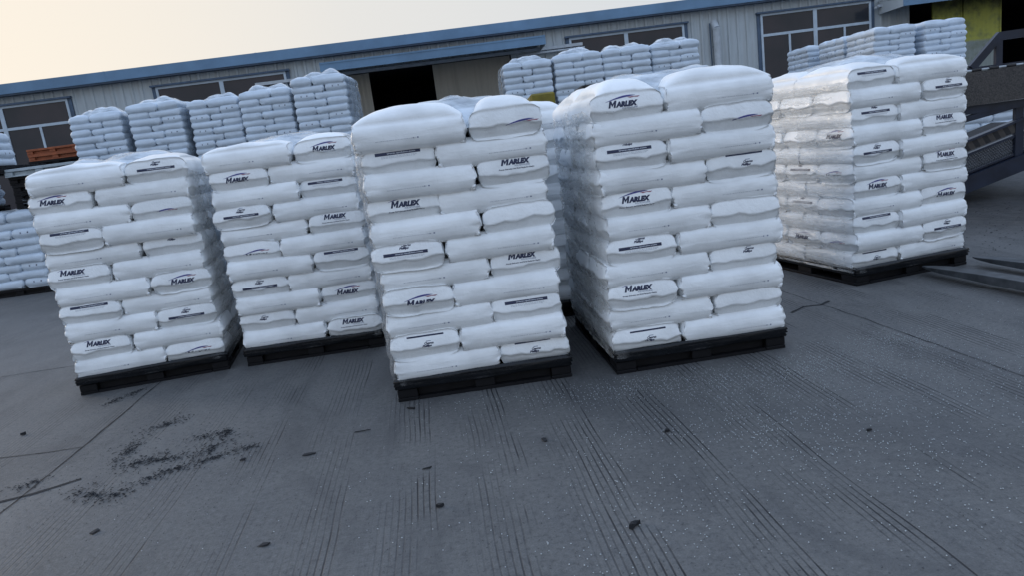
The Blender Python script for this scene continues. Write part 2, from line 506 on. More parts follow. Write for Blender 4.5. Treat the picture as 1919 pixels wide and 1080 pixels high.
def dice(parts, uc, vc):
    """parts: list of (verts2d, faces, material index); cut by a grid so it can drape over a sack"""
    bm = bmesh.new()
    for v, f, mi in parts:
        bv = [bm.verts.new((a, b_, 0)) for a, b_ in v]
        for q in f:
            try: fa = bm.faces.new([bv[i] for i in q]); fa.material_index = mi
            except ValueError: pass
    for a in uc: bmesh.ops.bisect_plane(bm, geom=list(bm.verts) + list(bm.edges) + list(bm.faces), plane_co=(a, 0, 0), plane_no=(1, 0, 0))
    for a in vc: bmesh.ops.bisect_plane(bm, geom=list(bm.verts) + list(bm.edges) + list(bm.faces), plane_co=(0, a, 0), plane_no=(0, 1, 0))
    bm.verts.index_update()
    out = ([tuple(v.co[:2]) for v in bm.verts], [(tuple(v.index for v in f.verts), f.material_index) for f in bm.faces])
    bm.free()
    return out

def off(vf, du, dv, mi): return (vf[0] + np.array([du, dv]), vf[1], mi)
def rect(w, h, du, dv, mi): return (np.array([(-w/2, -h/2), (w/2, -h/2), (w/2, h/2), (-w/2, h/2)]) + np.array([du, dv]), [(0, 1, 2, 3)], mi)
_us = [k * 0.02 for k in range(-8, 9)]
_vs = [k * 0.008 for k in range(-12, 13)]
T_mar = text_mesh('ARLEX', 0.150, 0.036, 0.085, 0.28)
def big_m(w, h, st, sh):
    """the heavy slanted capital M, built from four strokes"""
    q = [[(0, 0), (st, 0), (st, h), (0, h)], [(w - st, 0), (w, 0), (w, h), (w - st, h)],
         [(st + 1e-5, h), (st + 1e-5, h - st * 1.5), (w / 2, h * .12), (w / 2, h * .12 + st * 1.5)],
         [(w / 2 + 1e-5, h * .12 + st * 1.5), (w / 2 + 1e-5, h * .12), (w - st - 1e-5, h - st * 1.5), (w - st - 1e-5, h)]]
    v = np.array([(x + y * sh - w / 2, y - h / 2) for p in q for x, y in p])
    return v, [tuple(range(4 * k, 4 * k + 4)) for k in range(4)]
T_m = big_m(0.046, 0.044, 0.0125, 0.28)
T_pol = text_mesh('POLYETHYLENE', 0.10, 0.010, 0.01)
T_sub = text_mesh('Proven Extrusion and Rigid Packaging Resins', 0.235, 0.0115, 0.03, 0.25)
T_che = text_mesh('Chevron', 0.058, 0.016, 0.04, 0.35)
T_phi = text_mesh('Phillips', 0.060, 0.018, 0.05, 0.35)
T_www = text_mesh('www.cpchem.com', 0.17, 0.011, 0.02)
T_x = text_mesh('X', 0.030, 0.034, 0.05)
sw = swoosh(0.20, None)
tail = (np.array([(0.03, 0.020), (0.115, 0.020), (0.10, 0.013), (0.075, 0.016), (0.05, 0.012)]), [(0, 4, 3), (0, 3, 1), (1, 3, 2)])
# 1 ink, 2 blue, 3 red, 4 white, 5 grey, 6 faint
MARK = [off(sw, -0.02, 0.018, 2), off(tail, -0.005, 0.018, 3), off(T_m, -0.082, 0.001, 1), off(T_mar, 0.017, -0.003, 1), off(T_pol, 0.035, -0.029, 5), off(T_sub, -0.005, -0.048, 1)]
EMB = [rect(0.030, 0.004, 0.006, 0.022, 5), off(T_che, 0.008, 0.009, 1), off(T_phi, -0.006, -0.009, 1)]
def lines(w, rows, v0, mi, seed):
    r = random.Random(seed); out = []
    for k in range(rows):
        x = -w / 2
        while x < w / 2:
            l = r.uniform(0.004, 0.014)
            out.append(rect(l, 0.0032, x + l / 2, v0 - k * 0.007, mi)); x += l + r.uniform(0.002, 0.005)
    return out
BAR = [off((np.array(v), f), 0, 0.040, mi) for v, f, mi in EMB] + [rect(0.27, 0.019, 0, 0, 1), ] + lines(0.20, 2, -0.017, 6, 4)
WWW = [off(T_www, 0.02, 0, 4)]
EMS = [rect(0.23, 0.010, -0.01, 0.056, 1)] + EMB
STX = [off(T_x, -0.06, 0, 1), rect(0.022, 0.024, 0.06, 0.002, 1)]
LOT = lines(0.24, 1, 0.0, 6, 9) + [rect(0.010, 0.008, 0.13, 0, 5), rect(0.008, 0.007, 0.105, 0, 5)]
MARK = [(v * 0.92, f, mi) for v, f, mi in MARK]
BLOCKS = {'M': dice(MARK, _us, _vs), 'B': dice(BAR, _us, _vs), 'W': dice(WWW, _us, _vs), 'C': dice(EMS, _us, _vs), 'X': dice(STX, [], []), 'L': dice(LOT, [0], [])}

# ------------------------------------------------------------------ sacks
RIDGE = -0.14
def sack_arrays(seed, L=0.665, W=0.448, T=0.180, hi=True, top=0.0):
    rnd = random.Random(seed)
    if hi:
        A = list(np.linspace(-1, 1, 27)); A = sorted(set([-1, -0.985, -0.95, 0.95, 0.985, 1] + A[1:-1]))
        B = [-1, -0.95, -0.86, -0.72, -0.56, -0.4, -0.24, -0.08, 0.08, 0.24, 0.4, 0.56, 0.72, 0.86, 0.95, 1]
        Cc = [-1, -0.8, -0.58, -0.38, RIDGE - 0.035, RIDGE, 0.0, 0.2, 0.42, 0.64, 0.82, 1]
    else:
        A = [-1, -0.9, -0.6, -0.2, 0.2, 0.6, 0.9, 1]; B = [-1, -0.8, -0.3, 0.3, 0.8, 1]; Cc = [-1, -0.6, RIDGE, 0.2, 0.6, 1]
    idx, vs, fs = {}, [], []
    def vid(a, b, c):
        k = (round(a, 5), round(b, 5), round(c, 5))
        if k not in idx: idx[k] = len(vs); vs.append(k)
        return idx[k]
    def face(p, q, fn):
        for i in range(len(p) - 1):
            for j in range(len(q) - 1):
                fs.append((vid(*fn(p[i], q[j])), vid(*fn(p[i+1], q[j])), vid(*fn(p[i+1], q[j+1])), vid(*fn(p[i], q[j+1]))))
    face(A, B, lambda a, b: (a, b, 1)); face(B, A, lambda b, a: (a, b, -1))
    face(Cc, A, lambda c, a: (a, 1, c)); face(A, Cc, lambda a, c: (a, -1, c))
    face(B, Cc, lambda b, c: (1, b, c)); face(Cc, B, lambda c, b: (-1, b, c))
    out = []
    s1, s2, s3 = rnd.uniform(0, 99), rnd.uniform(0, 99), rnd.uniform(0, 99)
    twist = rnd.uniform(-0.006, 0.006)
    for a, b, c in vs:
        e8, e4 = abs(a) ** 12, a * a * a * a
        rs = 0.056 - 0.038 * abs(a) ** 10                     # depth of the rounded side, tighter at the folded ends
        ell = 1 - math.sqrt(max(0.0, 1 - min(1, abs(c)) ** 2.2))
        y = b * W / 2 * (1 - 0.02 * e8) - math.copysign(abs(b) ** 5, b) * rs * ell
        h = 1 - (0.01 + 0.16 * abs(b) ** 5) * e8 - 0.01 * e4
        x, z = a * L / 2, c * T / 2 * h * (1 - 0.05 * abs(b) ** 6)
        bb, c2 = b, c
        if abs(a) > 0.999:                                  # folded end: a ridge with the flap lapped over
            sg = 1 if a > 0 else -1
            rise = 0.014 - 0.022 * ((c - RIDGE) / (1 - RIDGE)) ** 1.5 if c >= RIDGE - 1e-6 else 0.007 - 0.040 * ((RIDGE - c) / (1 + RIDGE)) ** 1.3
            edge = max(0.0, 1 - abs(b) ** 14)
            x += sg * (rise - 0.010 * (1 - edge))
            z += (fbm(b * 2.0 + s1, s2, sg, 3) * 0.020 + abs(b) ** 3 * 0.006) * max(0, 1 - abs(c - RIDGE) / 0.9)
        # slack and folds
        lump = fbm(x * 5 + s1, y * 5, z * 7 + s2, 2) * 0.010
        fold = fbm(x * 3.0 + s2, y * 26, z * 34 + s3, 2) * 0.0016
        ang = math.atan2(c2, bb)
        pleat = fbm(ang * 3.2 + s3, a * 2.5, s1, 3) * 0.011 * abs(a) ** 7
        cz = 1 - abs(noise.noise(Vector((x * 9 + s2, y * 7 + s3, z * 16)))) * 2.2
        crease = -0.003 * max(0.0, cz) ** 5 * (0.35 + abs(a) ** 3)
        d = lump * 0.5 + fold + pleat + crease
        ny, nz = bb, c2 * 0.6
        l = math.hypot(ny, nz) or 1
        y += ny / l * d; z += nz / l * d * 0.6
        z += twist * a * b
        if top:
            z0 = max(0, c) * (1 - abs(a) ** 4) * (1 - abs(b) ** 2.6)
            z += z0 * (top + 0.02 * fbm(x * 4 + s3, y * 4, 1.0, 2))
        out.append((x, y, z))
    return out, fs

def sack_mesh(name, seed, mat='sack', hi=True, top=0.0, prints=(), sides=False, L=0.665, W=0.448):
    vs, fs = sack_arrays(seed, L, W, hi=hi, top=top)
    me = bpy.data.meshes.new(name)
    V, F, MI = list(vs), list(fs), [0] * len(fs)
    if prints or sides:
        tree = BVHTree.FromPolygons(vs, fs)
        jobs = [(b_, u, v, 'end') for (b_, u, v) in prints]
        if sides: jobs += [('L', 0.10, -0.022, 'sm'), ('L', -0.08, -0.018, 'sp')]
        for blk, u0, v0, where in jobs:
            for kk in ([blk, 'W'] if blk == 'B' else [blk]):
                pv, pf = BLOCKS[kk]
                n0 = len(V); ok = []
                for (pu, pw) in pv:
                    u, v = pu + u0, pw + v0
                    if where == 'end': o, d = Vector((0.6, u, v)), Vector((-1, 0, 0))
                    elif where == 'sm': o, d = Vector((u, -0.6, v)), Vector((0, 1, 0))
                    else: o, d = Vector((-u, 0.6, v)), Vector((0, -1, 0))
                    hit, nor, _, _ = tree.ray_cast(o, d)
                    good = hit is not None and abs(u) < 0.30 and v < 0.078 and (where != 'end' or v > RIDGE * 0.086 - 0.006)
                    ok.append(good)
                    lift = 0.0022 if kk == 'W' else 0.0013
                    V.append(tuple((hit - d * lift)) if hit is not None else (0, 0, 0))
                for f, mi in pf:
                    if all(ok[i] for i in f):
                        F.append(tuple(i + n0 for i in f)); MI.append(mi)
    me.from_pydata(V, [], F)
    me.polygons.foreach_set('material_index', MI)
    me.polygons.foreach_set('use_smooth', [mi == 0 for mi in MI])
    me.materials.append(M[mat])
    for k in SACK_MATS: me.materials.append(M[k])
    bm = bmesh.new(); bm.from_mesh(me)
    bmesh.ops.delete(bm, geom=[v for v in bm.verts if not v.link_faces], context='VERTS')
    bm.to_mesh(me); bm.free()
    return me

PLAIN = [sack_mesh('sack', 10 + k, sides=True) for k in range(8)]
PLAIN_TOP = {b_: [sack_mesh('sack', 40 + k, sides=True, top=b_) for k in range(2)] for b_ in (0.04, 0.09, 0.06)}
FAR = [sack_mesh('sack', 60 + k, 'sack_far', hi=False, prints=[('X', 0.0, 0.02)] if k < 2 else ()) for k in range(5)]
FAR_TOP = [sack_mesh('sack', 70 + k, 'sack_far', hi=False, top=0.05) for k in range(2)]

PITCH_Z = 0.1436
PAL_H = 0.1284
ORD = ['', 'bottom', 'second', 'third', 'fourth', 'fifth', 'sixth', 'seventh', 'eighth', 'ninth', 'tenth', 'top']
def layer_name(k, n):
    return 'bottom layer' if k == 1 else ('top layer' if k == n else ORD[k] + ' layer up')

def frame(x, y, th, z=0, s=1.0):
    return Matrix.Translation((x, y, z)) @ Matrix.Rotation(th, 4, 'Z') @ Matrix.Scale(s, 4)

LOOK = {'M': 'with dark wordmark', 'B': 'with web address bar', 'C': 'with small emblem', '': 'plain'}
REST = []          # (mesh, matrix) of every sack that is merged into the mass
NIND = [0]
# the 300 sacks that show largest in the photograph are objects of their own: load code -> layer + way it lies + row
KEEP = {
    'C': '10e0 10s0 11e0 11s0 1e0 1s0 2e0 2s0 3e0 3s0 4e0 4s0 5e0 5s0 6e0 6s0 7e0 7s0 8e0 8s0 9e0 9s0',
    'D': '10e0 10s0 10s1 10s2 11e0 11e1 11s0 1e0 1e1 1s0 2e0 2s0 2s1 2s2 3e0 3e1 3s0 4e0 4s0 4s1 4s2 5e0 5e1 5s0 6e0 6s0 6s1 6s2 7e0 7e1 7s0 8e0 8s0 8s1 8s2 9e0 9e1 9s0',
    'A': '10e0 10s0 10s1 11e0 11s0 1e0 1s0 2e0 2s0 2s1 3e0 3s0 4e0 4s0 4s1 5e0 5s0 6e0 6s0 6s1 7e0 7s0 8e0 8s0 8s1 9e0 9s0',
    'E': '10e0 10s0 10s1 10s2 11e0 11e1 11s0 1e0 1e1 1s0 2e0 2s0 2s1 2s2 3e0 3e1 3s0 4e0 4s0 4s1 4s2 5e0 5e1 5s0 6e0 6s0 6s1 6s2 7e0 7e1 7s0 8e0 8s0 8s1 8s2 9e0 9e1 9s0',
    'B': '10e0 10s0 11e0 11s0 1e0 1s0 2e0 2s0 3e0 3s0 4e0 4s0 5e0 5s0 6e0 6s0 7e0 7s0 8e0 8s0 9e0 9s0',
    'F': '10e0 11s0 1s0 2e0 3s0 4e0 5s0 6e0 7s0 8e0 9s0',
    'X': '1e0 1s0 2s0 3e0 3s0 4s0 5e0 6s0 7e0 8s0 9e0',
    'Gu': '10e0 10s0 11e0 11s0 8e0 8s0 9e0 9s0',
    'Ku': '10e0 10s0 11e0 11s0 4e0 4s0 5e0 5s0 6e0 6s0 7e0 7s0 8e0 8s0 9e0 9s0',
    'Hu': '10e0 10s0 11e0 11s0 4s0 5e0 5s0 6e0 6s0 7e0 7s0 8e0 8s0 9e0 9s0',
    'Ju': '10e0 10s0 11e0 11s0 5e0 5s0 6e0 6s0 7e0 7s0 8e0 8s0 9e0 9s0',
    'Y': '1e0 2s0 3e0',
    'Iu': '10e0 10s0 11e0 11s0 5e0 5s0 6e0 6s0 7e0 7s0 8e0 8s0 9e0 9s0',
    'Pu': '10e0 10s0 11e0 11s0 8e0 8s0 9e0 9s0',
    'Ou': '10e0 10s0 11e0 11s0 6e0 7s0 8e0 8s0 9e0 9s0',
    'Nu': '10e0 10s0 11e0 11s0 7s0 8e0 8s0 9e0 9s0',
    'Vu': '10e0 10s0 11e0 11s0 7s0 8e0 8s0 9e0 9s0',
    'Ru': '10s0 11e0 11s0 7e0 7s0 8s0 9e0 9s0',
    'Z': '1e0 2s0 3e0 3e1 4s0 4s1 4s2',
    'Qu': '10e0 10s0 11e0 11s0 8e0 8s0 9e0 9s0',
    'a': '5e0',
    'Uu': '11e0',
}
KEEP = {k: set(v.split()) for k, v in KEEP.items()}
def put_sack(key, mesh, mw, label):
    code, lay, it = key.split('.')
    if lay + it not in KEEP.get(code, ()):
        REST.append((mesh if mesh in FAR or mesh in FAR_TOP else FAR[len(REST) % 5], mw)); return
    o = link('sack', mesh, mw=mw)
    tag(o, label, 'sack', 'white sacks stacked on pallets')
    NIND[0] += 1

def load(code, x, y, th, where, n=11, s=1.0, z=0.0, left_long_odd=True, prints=None, far=False, seed=0, side_prints=None, lean=0.0, topb=0.04):
    """one palletised load: 5 sacks to a layer, three one way and two the other, turned about in every other layer"""
    rnd = random.Random(seed)
    base = frame(x, y, th, z, s)
    for k in range(1, n + 1):
        long_left = (k % 2 == 1) == left_long_odd
        zc = PAL_H + (k - 0.5) * PITCH_Z + 0.003
        sx = 0 if long_left else 1
        items = []
        for j in range(3):      # lying across the front
            cx = 0.335 if long_left else 1.12 - 0.335
            cy = 0.22 + 0.44 * j
            rot = PI if long_left else 0.0
            items.append(('side', j, cx, cy, rot))
        for j in range(2):      # end on to the front
            cx = 1.12 - 0.222 if long_left else 0.222
            cy = 0.345 + 0.63 * j
            items.append(('end', j, cx, cy, -PI / 2 if j == 0 else PI / 2))
        dxl, dyl = rnd.uniform(-0.014, 0.014), rnd.uniform(-0.014, 0.010)
        for kind, j, cx, cy, rot in items:
            jx, jy, jr = rnd.uniform(-0.009, 0.009), rnd.uniform(-0.014, 0.012), rnd.uniform(-0.028, 0.028)
            mw = base @ Matrix.Translation((cx + jx + dxl + lean * (k / n) ** 2, cy + jy + dyl, zc + rnd.uniform(-0.002, 0.003))) @ Matrix.Rotation(rot + jr, 4, 'Z')
            is_top = k == n
            pr = None
            if not far:
                if kind == 'end' and j == 0 and prints: pr = prints.get(k)
                if kind == 'side' and side_prints: pr = side_prints.get((k, j))
            if pr:
                me = sack_mesh('sack', rnd.randrange(10 ** 6), top=topb if is_top else 0.0, prints=pr)
            elif far: me = rnd.choice(FAR_TOP if is_top else FAR)
            else: me = rnd.choice(PLAIN_TOP[topb] if is_top else PLAIN)
            look = LOOK[pr[0][0] if pr else '']
            pose = ('side on' if kind == 'side' else 'end on')
            row = ['', ' second in', ' third in'][j] if not (pr and pr[0][0] == 'B') else ['', ' second', ' third'][j]
            lab = f'{look} sack {pose}{row}, {layer_name(k, n)}, {where}' if look == 'plain' else f'sack {look}, {pose}{row}, {layer_name(k, n)}, {where}'
            put_sack(f'{code}.{k}.{kind[0]}{j}', me, mw, lab)

def band_mesh():
    """the film's dark bunched hem round the deck of the pallet"""
    vs, fs = [], []
    prof = [(0.084, 0.003), (0.094, 0.010), (0.104, 0.006), (0.114, 0.013), (0.124, 0.007), (0.134, 0.012), (0.146, 0.004), (0.156, -0.006)]
    path = []
    W, D = 1.12, 1.32
    def seg(x0, y0, x1, y1, nx, ny):
        n = 40
        for k in range(n): path.append((x0 + (x1 - x0) * k / n, y0 + (y1 - y0) * k / n, nx, ny))
    seg(0, 0, W, 0, 0, -1); seg(W, 0, W, D, 1, 0); seg(W, D, 0, D, 0, 1); seg(0, D, 0, 0, -1, 0)
    m_ = len(path)
    for i, (x, y, nx, ny) in enumerate(path):
        if i % 40 == 0:
            pn = path[i - 1]; nx, ny = nx + pn[2], ny + pn[3]
        for z, o in prof:
            o2 = o + fbm(x * 3, y * 3, z * 60, 3) * 0.007
            vs.append((x + nx * o2, y + ny * o2, z + fbm(x * 1.5, y * 1.5, 3.3, 2) * 0.008))
    K = len(prof)
    for i in range(m_):
        j = (i + 1) % m_
        for k in range(K - 1): fs.append((i * K + k, j * K + k, j * K + k + 1, i * K + k + 1))
    me = bpy.data.meshes.new('wrap_band'); me.from_pydata(vs, [], fs); me.materials.append(M['band'])
    me.polygons.foreach_set('use_smooth', [True] * len(fs))
    return me
def pallet_meshes(mat):
    W, D, H = 1.12, 1.32, PAL_H
    d = MB()
    d.box(0, W, 0, 0.022, H - 0.045, H - 0.001)
    d.box(0, W, D - 0.022, D, H - 0.045, H - 0.001)
    for k in range(9):
        y0 = 0.026 + k * (D - 0.052) / 9
        d.box(0.0015, W - 0.0015, y0, y0 + (D - 0.052) / 9 - 0.022, H - 0.028, H - 0.003)
    for x0 in (0.0, 0.28, 0.56 - 0.03, 0.84 - 0.06, W - 0.06): d.box(x0 + 0.003, x0 + 0.057, 0.024, D - 0.024, H - 0.05, H - 0.0295)
    deck = d.mesh('deck', M[mat], 0.003)
    r = MB()
    r.box(0, 0.13, 0.004, D - 0.004, 0, 0.022)
    for y0 in (0.006, D / 2 - 0.09, D - 0.186): r.box(0.002, 0.128, y0, y0 + 0.18, 0.024, H - 0.052)
    runner = r.mesh('runner', M[mat], 0.003)
    b = MB()
    b.box(0.132, W - 0.132, 0.05, 0.06, 0.015, H - 0.052)  # black panel standing in for the shade inside the fork openings
    b.box(0.135, W - 0.135, 0.003, 0.133, 0.001, 0.021)
    bottom = b.mesh('bottom_board_and_shade_panel', M[mat])
    return deck, runner, bottom
PALM = {k: pallet_meshes(k) for k in ('pallet', 'pallet_orange', 'pallet_pale')}
BAND = band_mesh()
def pallet(x, y, th, label, z=0.0, s=1.0, mat='pallet', band=False, group='pallets in the yard'):
    mw = frame(x, y, th, z, s)
    t = empty('pallet', mw)
    tag(t, label, 'pallet', group)
    deck, runner, bottom = PALM[mat]
    link('deck', deck, t)
    for dx in (0, 0.495, 0.99):
        o = link('runner', runner, t); o.location = (dx, 0, 0)
    link('bottom_board_and_shade_panel', bottom, t)
    o = link('bottom_board_and_shade_panel', bottom, t); o.location = (1.12, 1.32, 0); o.rotation_euler = (0, 0, PI)
    if band: link('wrap_band', BAND, t)
    return t

def film_sheet(name, x, y, th, label, side='right', wrap=0.06, top=1.70, mat='film', s=1.0, z=0.0, nz=170, ny=150, seed=0, bridge=0.5, ridge=0.6):
    """stretch film drawn round one side of a load, turning the front corner; crumpled, following the sacks' bulges"""
    W, D = 1.12, 1.32
    pts = []
    R = 0.05
    # path from the front face round the corner to the back
    n1 = max(3, int(wrap / 0.012))
    for k in range(n1): pts.append((W - R - wrap + wrap * k / n1, -0.0, 0, -1, k / n1))
    for k in range(9):
        a = -PI / 2 + PI / 2 * k / 8
        pts.append((W - R + R * math.cos(a), R + R * math.sin(a), math.cos(a), math.sin(a), 1))
    for k in range(1, ny + 1): pts.append((W, R + (D - R * 2) * k / ny, 1, 0, 1))
    for k in range(1, 7):
        a = PI / 2 * k / 6
        pts.append((W - R + R * math.cos(a), D - R + R * math.sin(a), math.cos(a), math.sin(a), 1))
    vs, fs = [], []
    z0 = 0.11
    for i, (px, py, nx, ny_, wgt) in enumerate(pts):
        corner = max(0, 1 - abs(py - 0.02) / 0.12)
        for k in range(nz + 1):
            zz = z0 + (top - z0) * k / nz
            ph = (zz - PAL_H) / PITCH_Z
            sc_ = abs(math.sin(PI * ph)) ** 0.7            # 1 at sack mid height, 0 at the gaps
            o = 0.012 + 0.016 * sc_ * (1 - bridge * 0.6) - 0.006
            o += fbm(py * 2.2 + seed, zz * 4, px * 3, 3) * 0.024 * bridge
            r1 = 1 - abs(noise.noise(Vector((py * 2.2 + zz * 3 + seed, zz * 22 - py * 9, px * 4)))) * 2
            r2 = 1 - abs(noise.noise(Vector((py * 3.5 - zz * 4 + seed, zz * 36 + py * 10, px * 6 + 7)))) * 2
            o += (max(0, r1) ** 3 * 0.009 + max(0, r2) ** 4 * 0.005) * (0.35 + 0.65 * wgt) * ridge
            o += 0.004 * corner
            if zz > top - 0.12: o -= ((zz - top + 0.12) / 0.12) ** 2 * 0.05
            if wgt < 1: o = o * (0.5 + 0.5 * wgt) + 0.006
            ax, ay = px + nx * o, py + ny_ * o
            if side == 'left': ax = W - ax
            vs.append((ax, ay, zz))
    K = nz + 1
    for i in range(len(pts) - 1):
        for k in range(nz): fs.append((i * K + k, (i + 1) * K + k, (i + 1) * K + k + 1, i * K + k + 1))
    me = bpy.data.meshes.new(name); me.from_pydata(vs, [], fs); me.materials.append(M[mat])
    me.polygons.foreach_set('use_smooth', [True] * len(fs))
    at = me.attributes.new('cover', 'FLOAT', 'POINT')      # how many turns of film lie over one another here
    at.data.foreach_set('value', [min(1.0, max(0.0, w_[4]) ** 1.5 * min(1, 0.15 + abs(w_[1]) / 0.16 if w_[4] >= 1 else 0.15)) for w_ in pts for _ in range(K)])
    o = link(name, me, mw=frame(x, y, th, z, s))
    return tag(o, label, 'stretch film', 'stretch film round the pallet loads')

def film_top(x, y, th, label, s, z, seed, peak=0.2, front=0.0, drop=0.075, base=0.02, mat='film_top'):
    """loose gathered film standing up in folds over the top of a load"""
    W, D, n = 1.12, 1.32, 26
    vs, fs = [], []
    r = random.Random(seed)
    pk = [(r.uniform(0.15, 0.95), r.uniform(0.1, 0.6), r.uniform(0.6, 1.0)) for _ in range(3)]
    for i in range(n + 1):
        for j in range(n + 1):
            u, v = i / n, j / n
            e = (1 - abs(2 * u - 1) ** 4) * (1 - abs(2 * v - 1) ** 4)
            h = 0
            for a, b_, c in pk: h = max(h, c * math.exp(-(abs(u * W - a) / 0.30) ** 1.9 - (abs(v * D - b_) / 0.5) ** 1.9))
            h = base + peak * h + 0.03 * fbm(u * 6 + seed, v * 5, 2, 3)
            vs.append((0.02 * W + u * W * 0.96, front + v * (D - front), e * h - (1 - e) * drop))
    for i in range(n):
        for j in range(n): fs.append((i * (n + 1) + j, (i + 1) * (n + 1) + j, (i + 1) * (n + 1) + j + 1, i * (n + 1) + j + 1))
    me = bpy.data.meshes.new('stretch_film'); me.from_pydata(vs, [], fs); me.materials.append(M[mat])
    me.polygons.foreach_set('use_smooth', [True] * len(fs))
    return tag(link('stretch_film', me, mw=frame(x, y, th, z, s)), label, 'stretch film', 'stretch film round the pallet loads')

# ------------------------------------------------------------------ the five front loads
def P_(*a): return list(a)
S1 = dict(x=-3.465, y=5.365, th=0.195); S2 = dict(x=-2.217, y=5.581, th=0.075); S3 = dict(x=-0.807, y=4.274, th=0.058)
S4 = dict(x=0.590, y=4.259, th=0.090); S5 = dict(x=2.812, y=5.631, th=0.239)
W1, W2, W3 = 'front load nearest the orange pallet', 'front load second from orange pallet', 'middle one of five front loads'
W4, W5 = 'front load second from the ramp', 'front load beside the ramp'
M_, B_, C_ = 'M', 'B', 'C'
load('A', **S1, where=W1, seed=11, prints={
    11: P_((B_, 0.0, 0.018)), 10: P_((M_, -0.04, 0.018)), 9: P_((M_, 0.02, -0.045)), 8: P_((B_, 0.0, 0.062)),
    7: P_((C_, 0.0, 0.052), (B_, 0.01, 0.012))[:1], 6: P_((M_, -0.03, 0.050)), 5: P_((M_, 0.02, 0.005)), 4: P_((B_, 0, 0.060)),
    3: P_((B_, 0.0, 0.004)), 2: P_((M_, 0.0, 0.050)), 1: P_((M_, 0.03, -0.02))})
load('B', **S2, where=W2, seed=22, prints={
    11: P_((M_, 0.02, 0.014)), 10: P_((M_, 0.0, 0.004)), 9: P_((B_, -0.02, 0.045)), 8: P_((B_, 0.0, 0.010)), 7: P_((M_, 0.0, 0.055)),
    6: P_((M_, 0.04, -0.025)), 5: P_((B_, 0.0, 0.062)), 4: P_((B_, 0.0, 0.006)), 3: P_((M_, 0.0, 0.010)), 2: P_((C_, -0.02, 0.03)), 1: P_((M_, 0.0, 0.055))})
load('C', **S3, where=W3, seed=33, topb=0.09, prints={
    11: P_((M_, 0.10, -0.035)), 10: P_((B_, 0.0, 0.052)), 9: P_((M_, 0.02, 0.058)), 8: P_((M_, 0.02, 0.034)),
    6: P_((B_, -0.01, 0.026)), 5: P_((M_, -0.01, 0.056)), 4: P_((M_, 0.02, -0.008)), 3: P_((B_, 0.0, 0.050)), 2: P_((C_, 0.02, 0.008)), 1: P_((C_, 0.0, 0.006))})
load('D', **S4, where=W4, seed=44, topb=0.09, left_long_odd=False, prints={
    11: P_((M_, -0.02, 0.022)), 10: P_((M_, 0.05, -0.040)), 9: P_((B_, -0.01, 0.040)), 8: P_((C_, 0.03, 0.012)), 7: P_((M_, 0.0, 0.030)),
    5: P_((B_, -0.01, 0.024)), 4: P_((C_, 0.03, 0.046)), 3: P_((M_, -0.02, 0.052)), 1: P_((C_, 0.02, 0.004))})
load('E', **S5, where=W5, seed=55, topb=0.06, left_long_odd=False, prints={
    11: P_((B_, 0.0, 0.05)), 10: P_((B_, 0.02, 0.01)), 9: P_((B_, 0.0, 0.03)), 8: P_((M_, 0.0, 0.060)), 7: P_((B_, 0.0, 0.006)), 6: P_((M_, 0.0, 0.045)),
    5: P_((M_, 0.0, 0.020)), 4: P_((M_, 0.02, 0.0)), 3: P_((B_, 0.0, 0.060)), 2: P_((B_, 0.02, 0.008)), 1: P_((C_, 0, 0.0))},
    side_prints={(8, 0): P_((M_, 0.02, 0.02)), (6, 1): P_((B_, 0.0, 0.03)), (6, 0): P_((M_, 0.0, -0.02)), (4, 1): P_((B_, 0, 0.03)), (2, 1): P_((M_, 0, 0.01)), (2, 0): P_((M_, 0, -0.03))})
for S, w in ((S1, 'black plastic pallet under the front load nearest the orange pallet'), (S2, 'black plastic pallet under the front load second from the orange pallet'),
             (S3, 'black plastic pallet under the middle one of five front loads'), (S4, 'black plastic pallet under the front load second from the ramp'),
             (S5, 'black plastic pallet under the front load beside the ramp')):
    pallet(**S, label=w, band=True, group='black pallets under the front loads')

film_sheet('stretch_film', **S1, label='crumpled grey stretch film down the side of the load nearest the orange pallet', wrap=0.10, mat='film_grey', seed=3, bridge=0.9)
film_sheet('stretch_film', **S2, label='film down the side of the front load second from the orange pallet', wrap=0.02, mat='film_grey', seed=13, bridge=0.7)
film_sheet('stretch_film', **S3, label='clear film down the side of the middle front load facing the orange pallet', side='left', wrap=0.03, mat='film', seed=23, bridge=0.4)
film_sheet('stretch_film', **S4, label='crumpled silvery film down the side of the load second from the ramp', side='left', wrap=0.04, mat='film_grey', seed=43, bridge=0.9)

film_sheet('stretch_film', **S5, label='tight milky film over the side of the load beside the ramp', side='left', wrap=0.05, mat='film_milky', seed=53, bridge=0.25, ridge=0.25)
ZT = PAL_H + 11 * PITCH_Z
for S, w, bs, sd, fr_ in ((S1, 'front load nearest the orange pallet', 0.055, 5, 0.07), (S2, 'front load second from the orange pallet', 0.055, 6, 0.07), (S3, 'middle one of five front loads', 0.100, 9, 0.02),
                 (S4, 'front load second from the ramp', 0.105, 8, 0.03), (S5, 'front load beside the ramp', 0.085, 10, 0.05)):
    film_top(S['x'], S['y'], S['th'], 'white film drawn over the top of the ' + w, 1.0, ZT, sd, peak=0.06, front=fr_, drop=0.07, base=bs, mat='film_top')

# ------------------------------------------------------------------ the load behind, between the third and fourth
load('F', -0.50, 5.84, 0.02, 'load standing behind the middle front load', seed=66, left_long_odd=False, topb=0.09)
pallet(-0.50, 5.84, 0.02, 'black pallet behind the middle front load, seen through the gap', band=True)
film_sheet('stretch_film', -0.50, 5.84, 0.02, 'clear film on the load behind the middle front load', wrap=0.05, mat='film', seed=67, bridge=0.3, ny=60, nz=120)

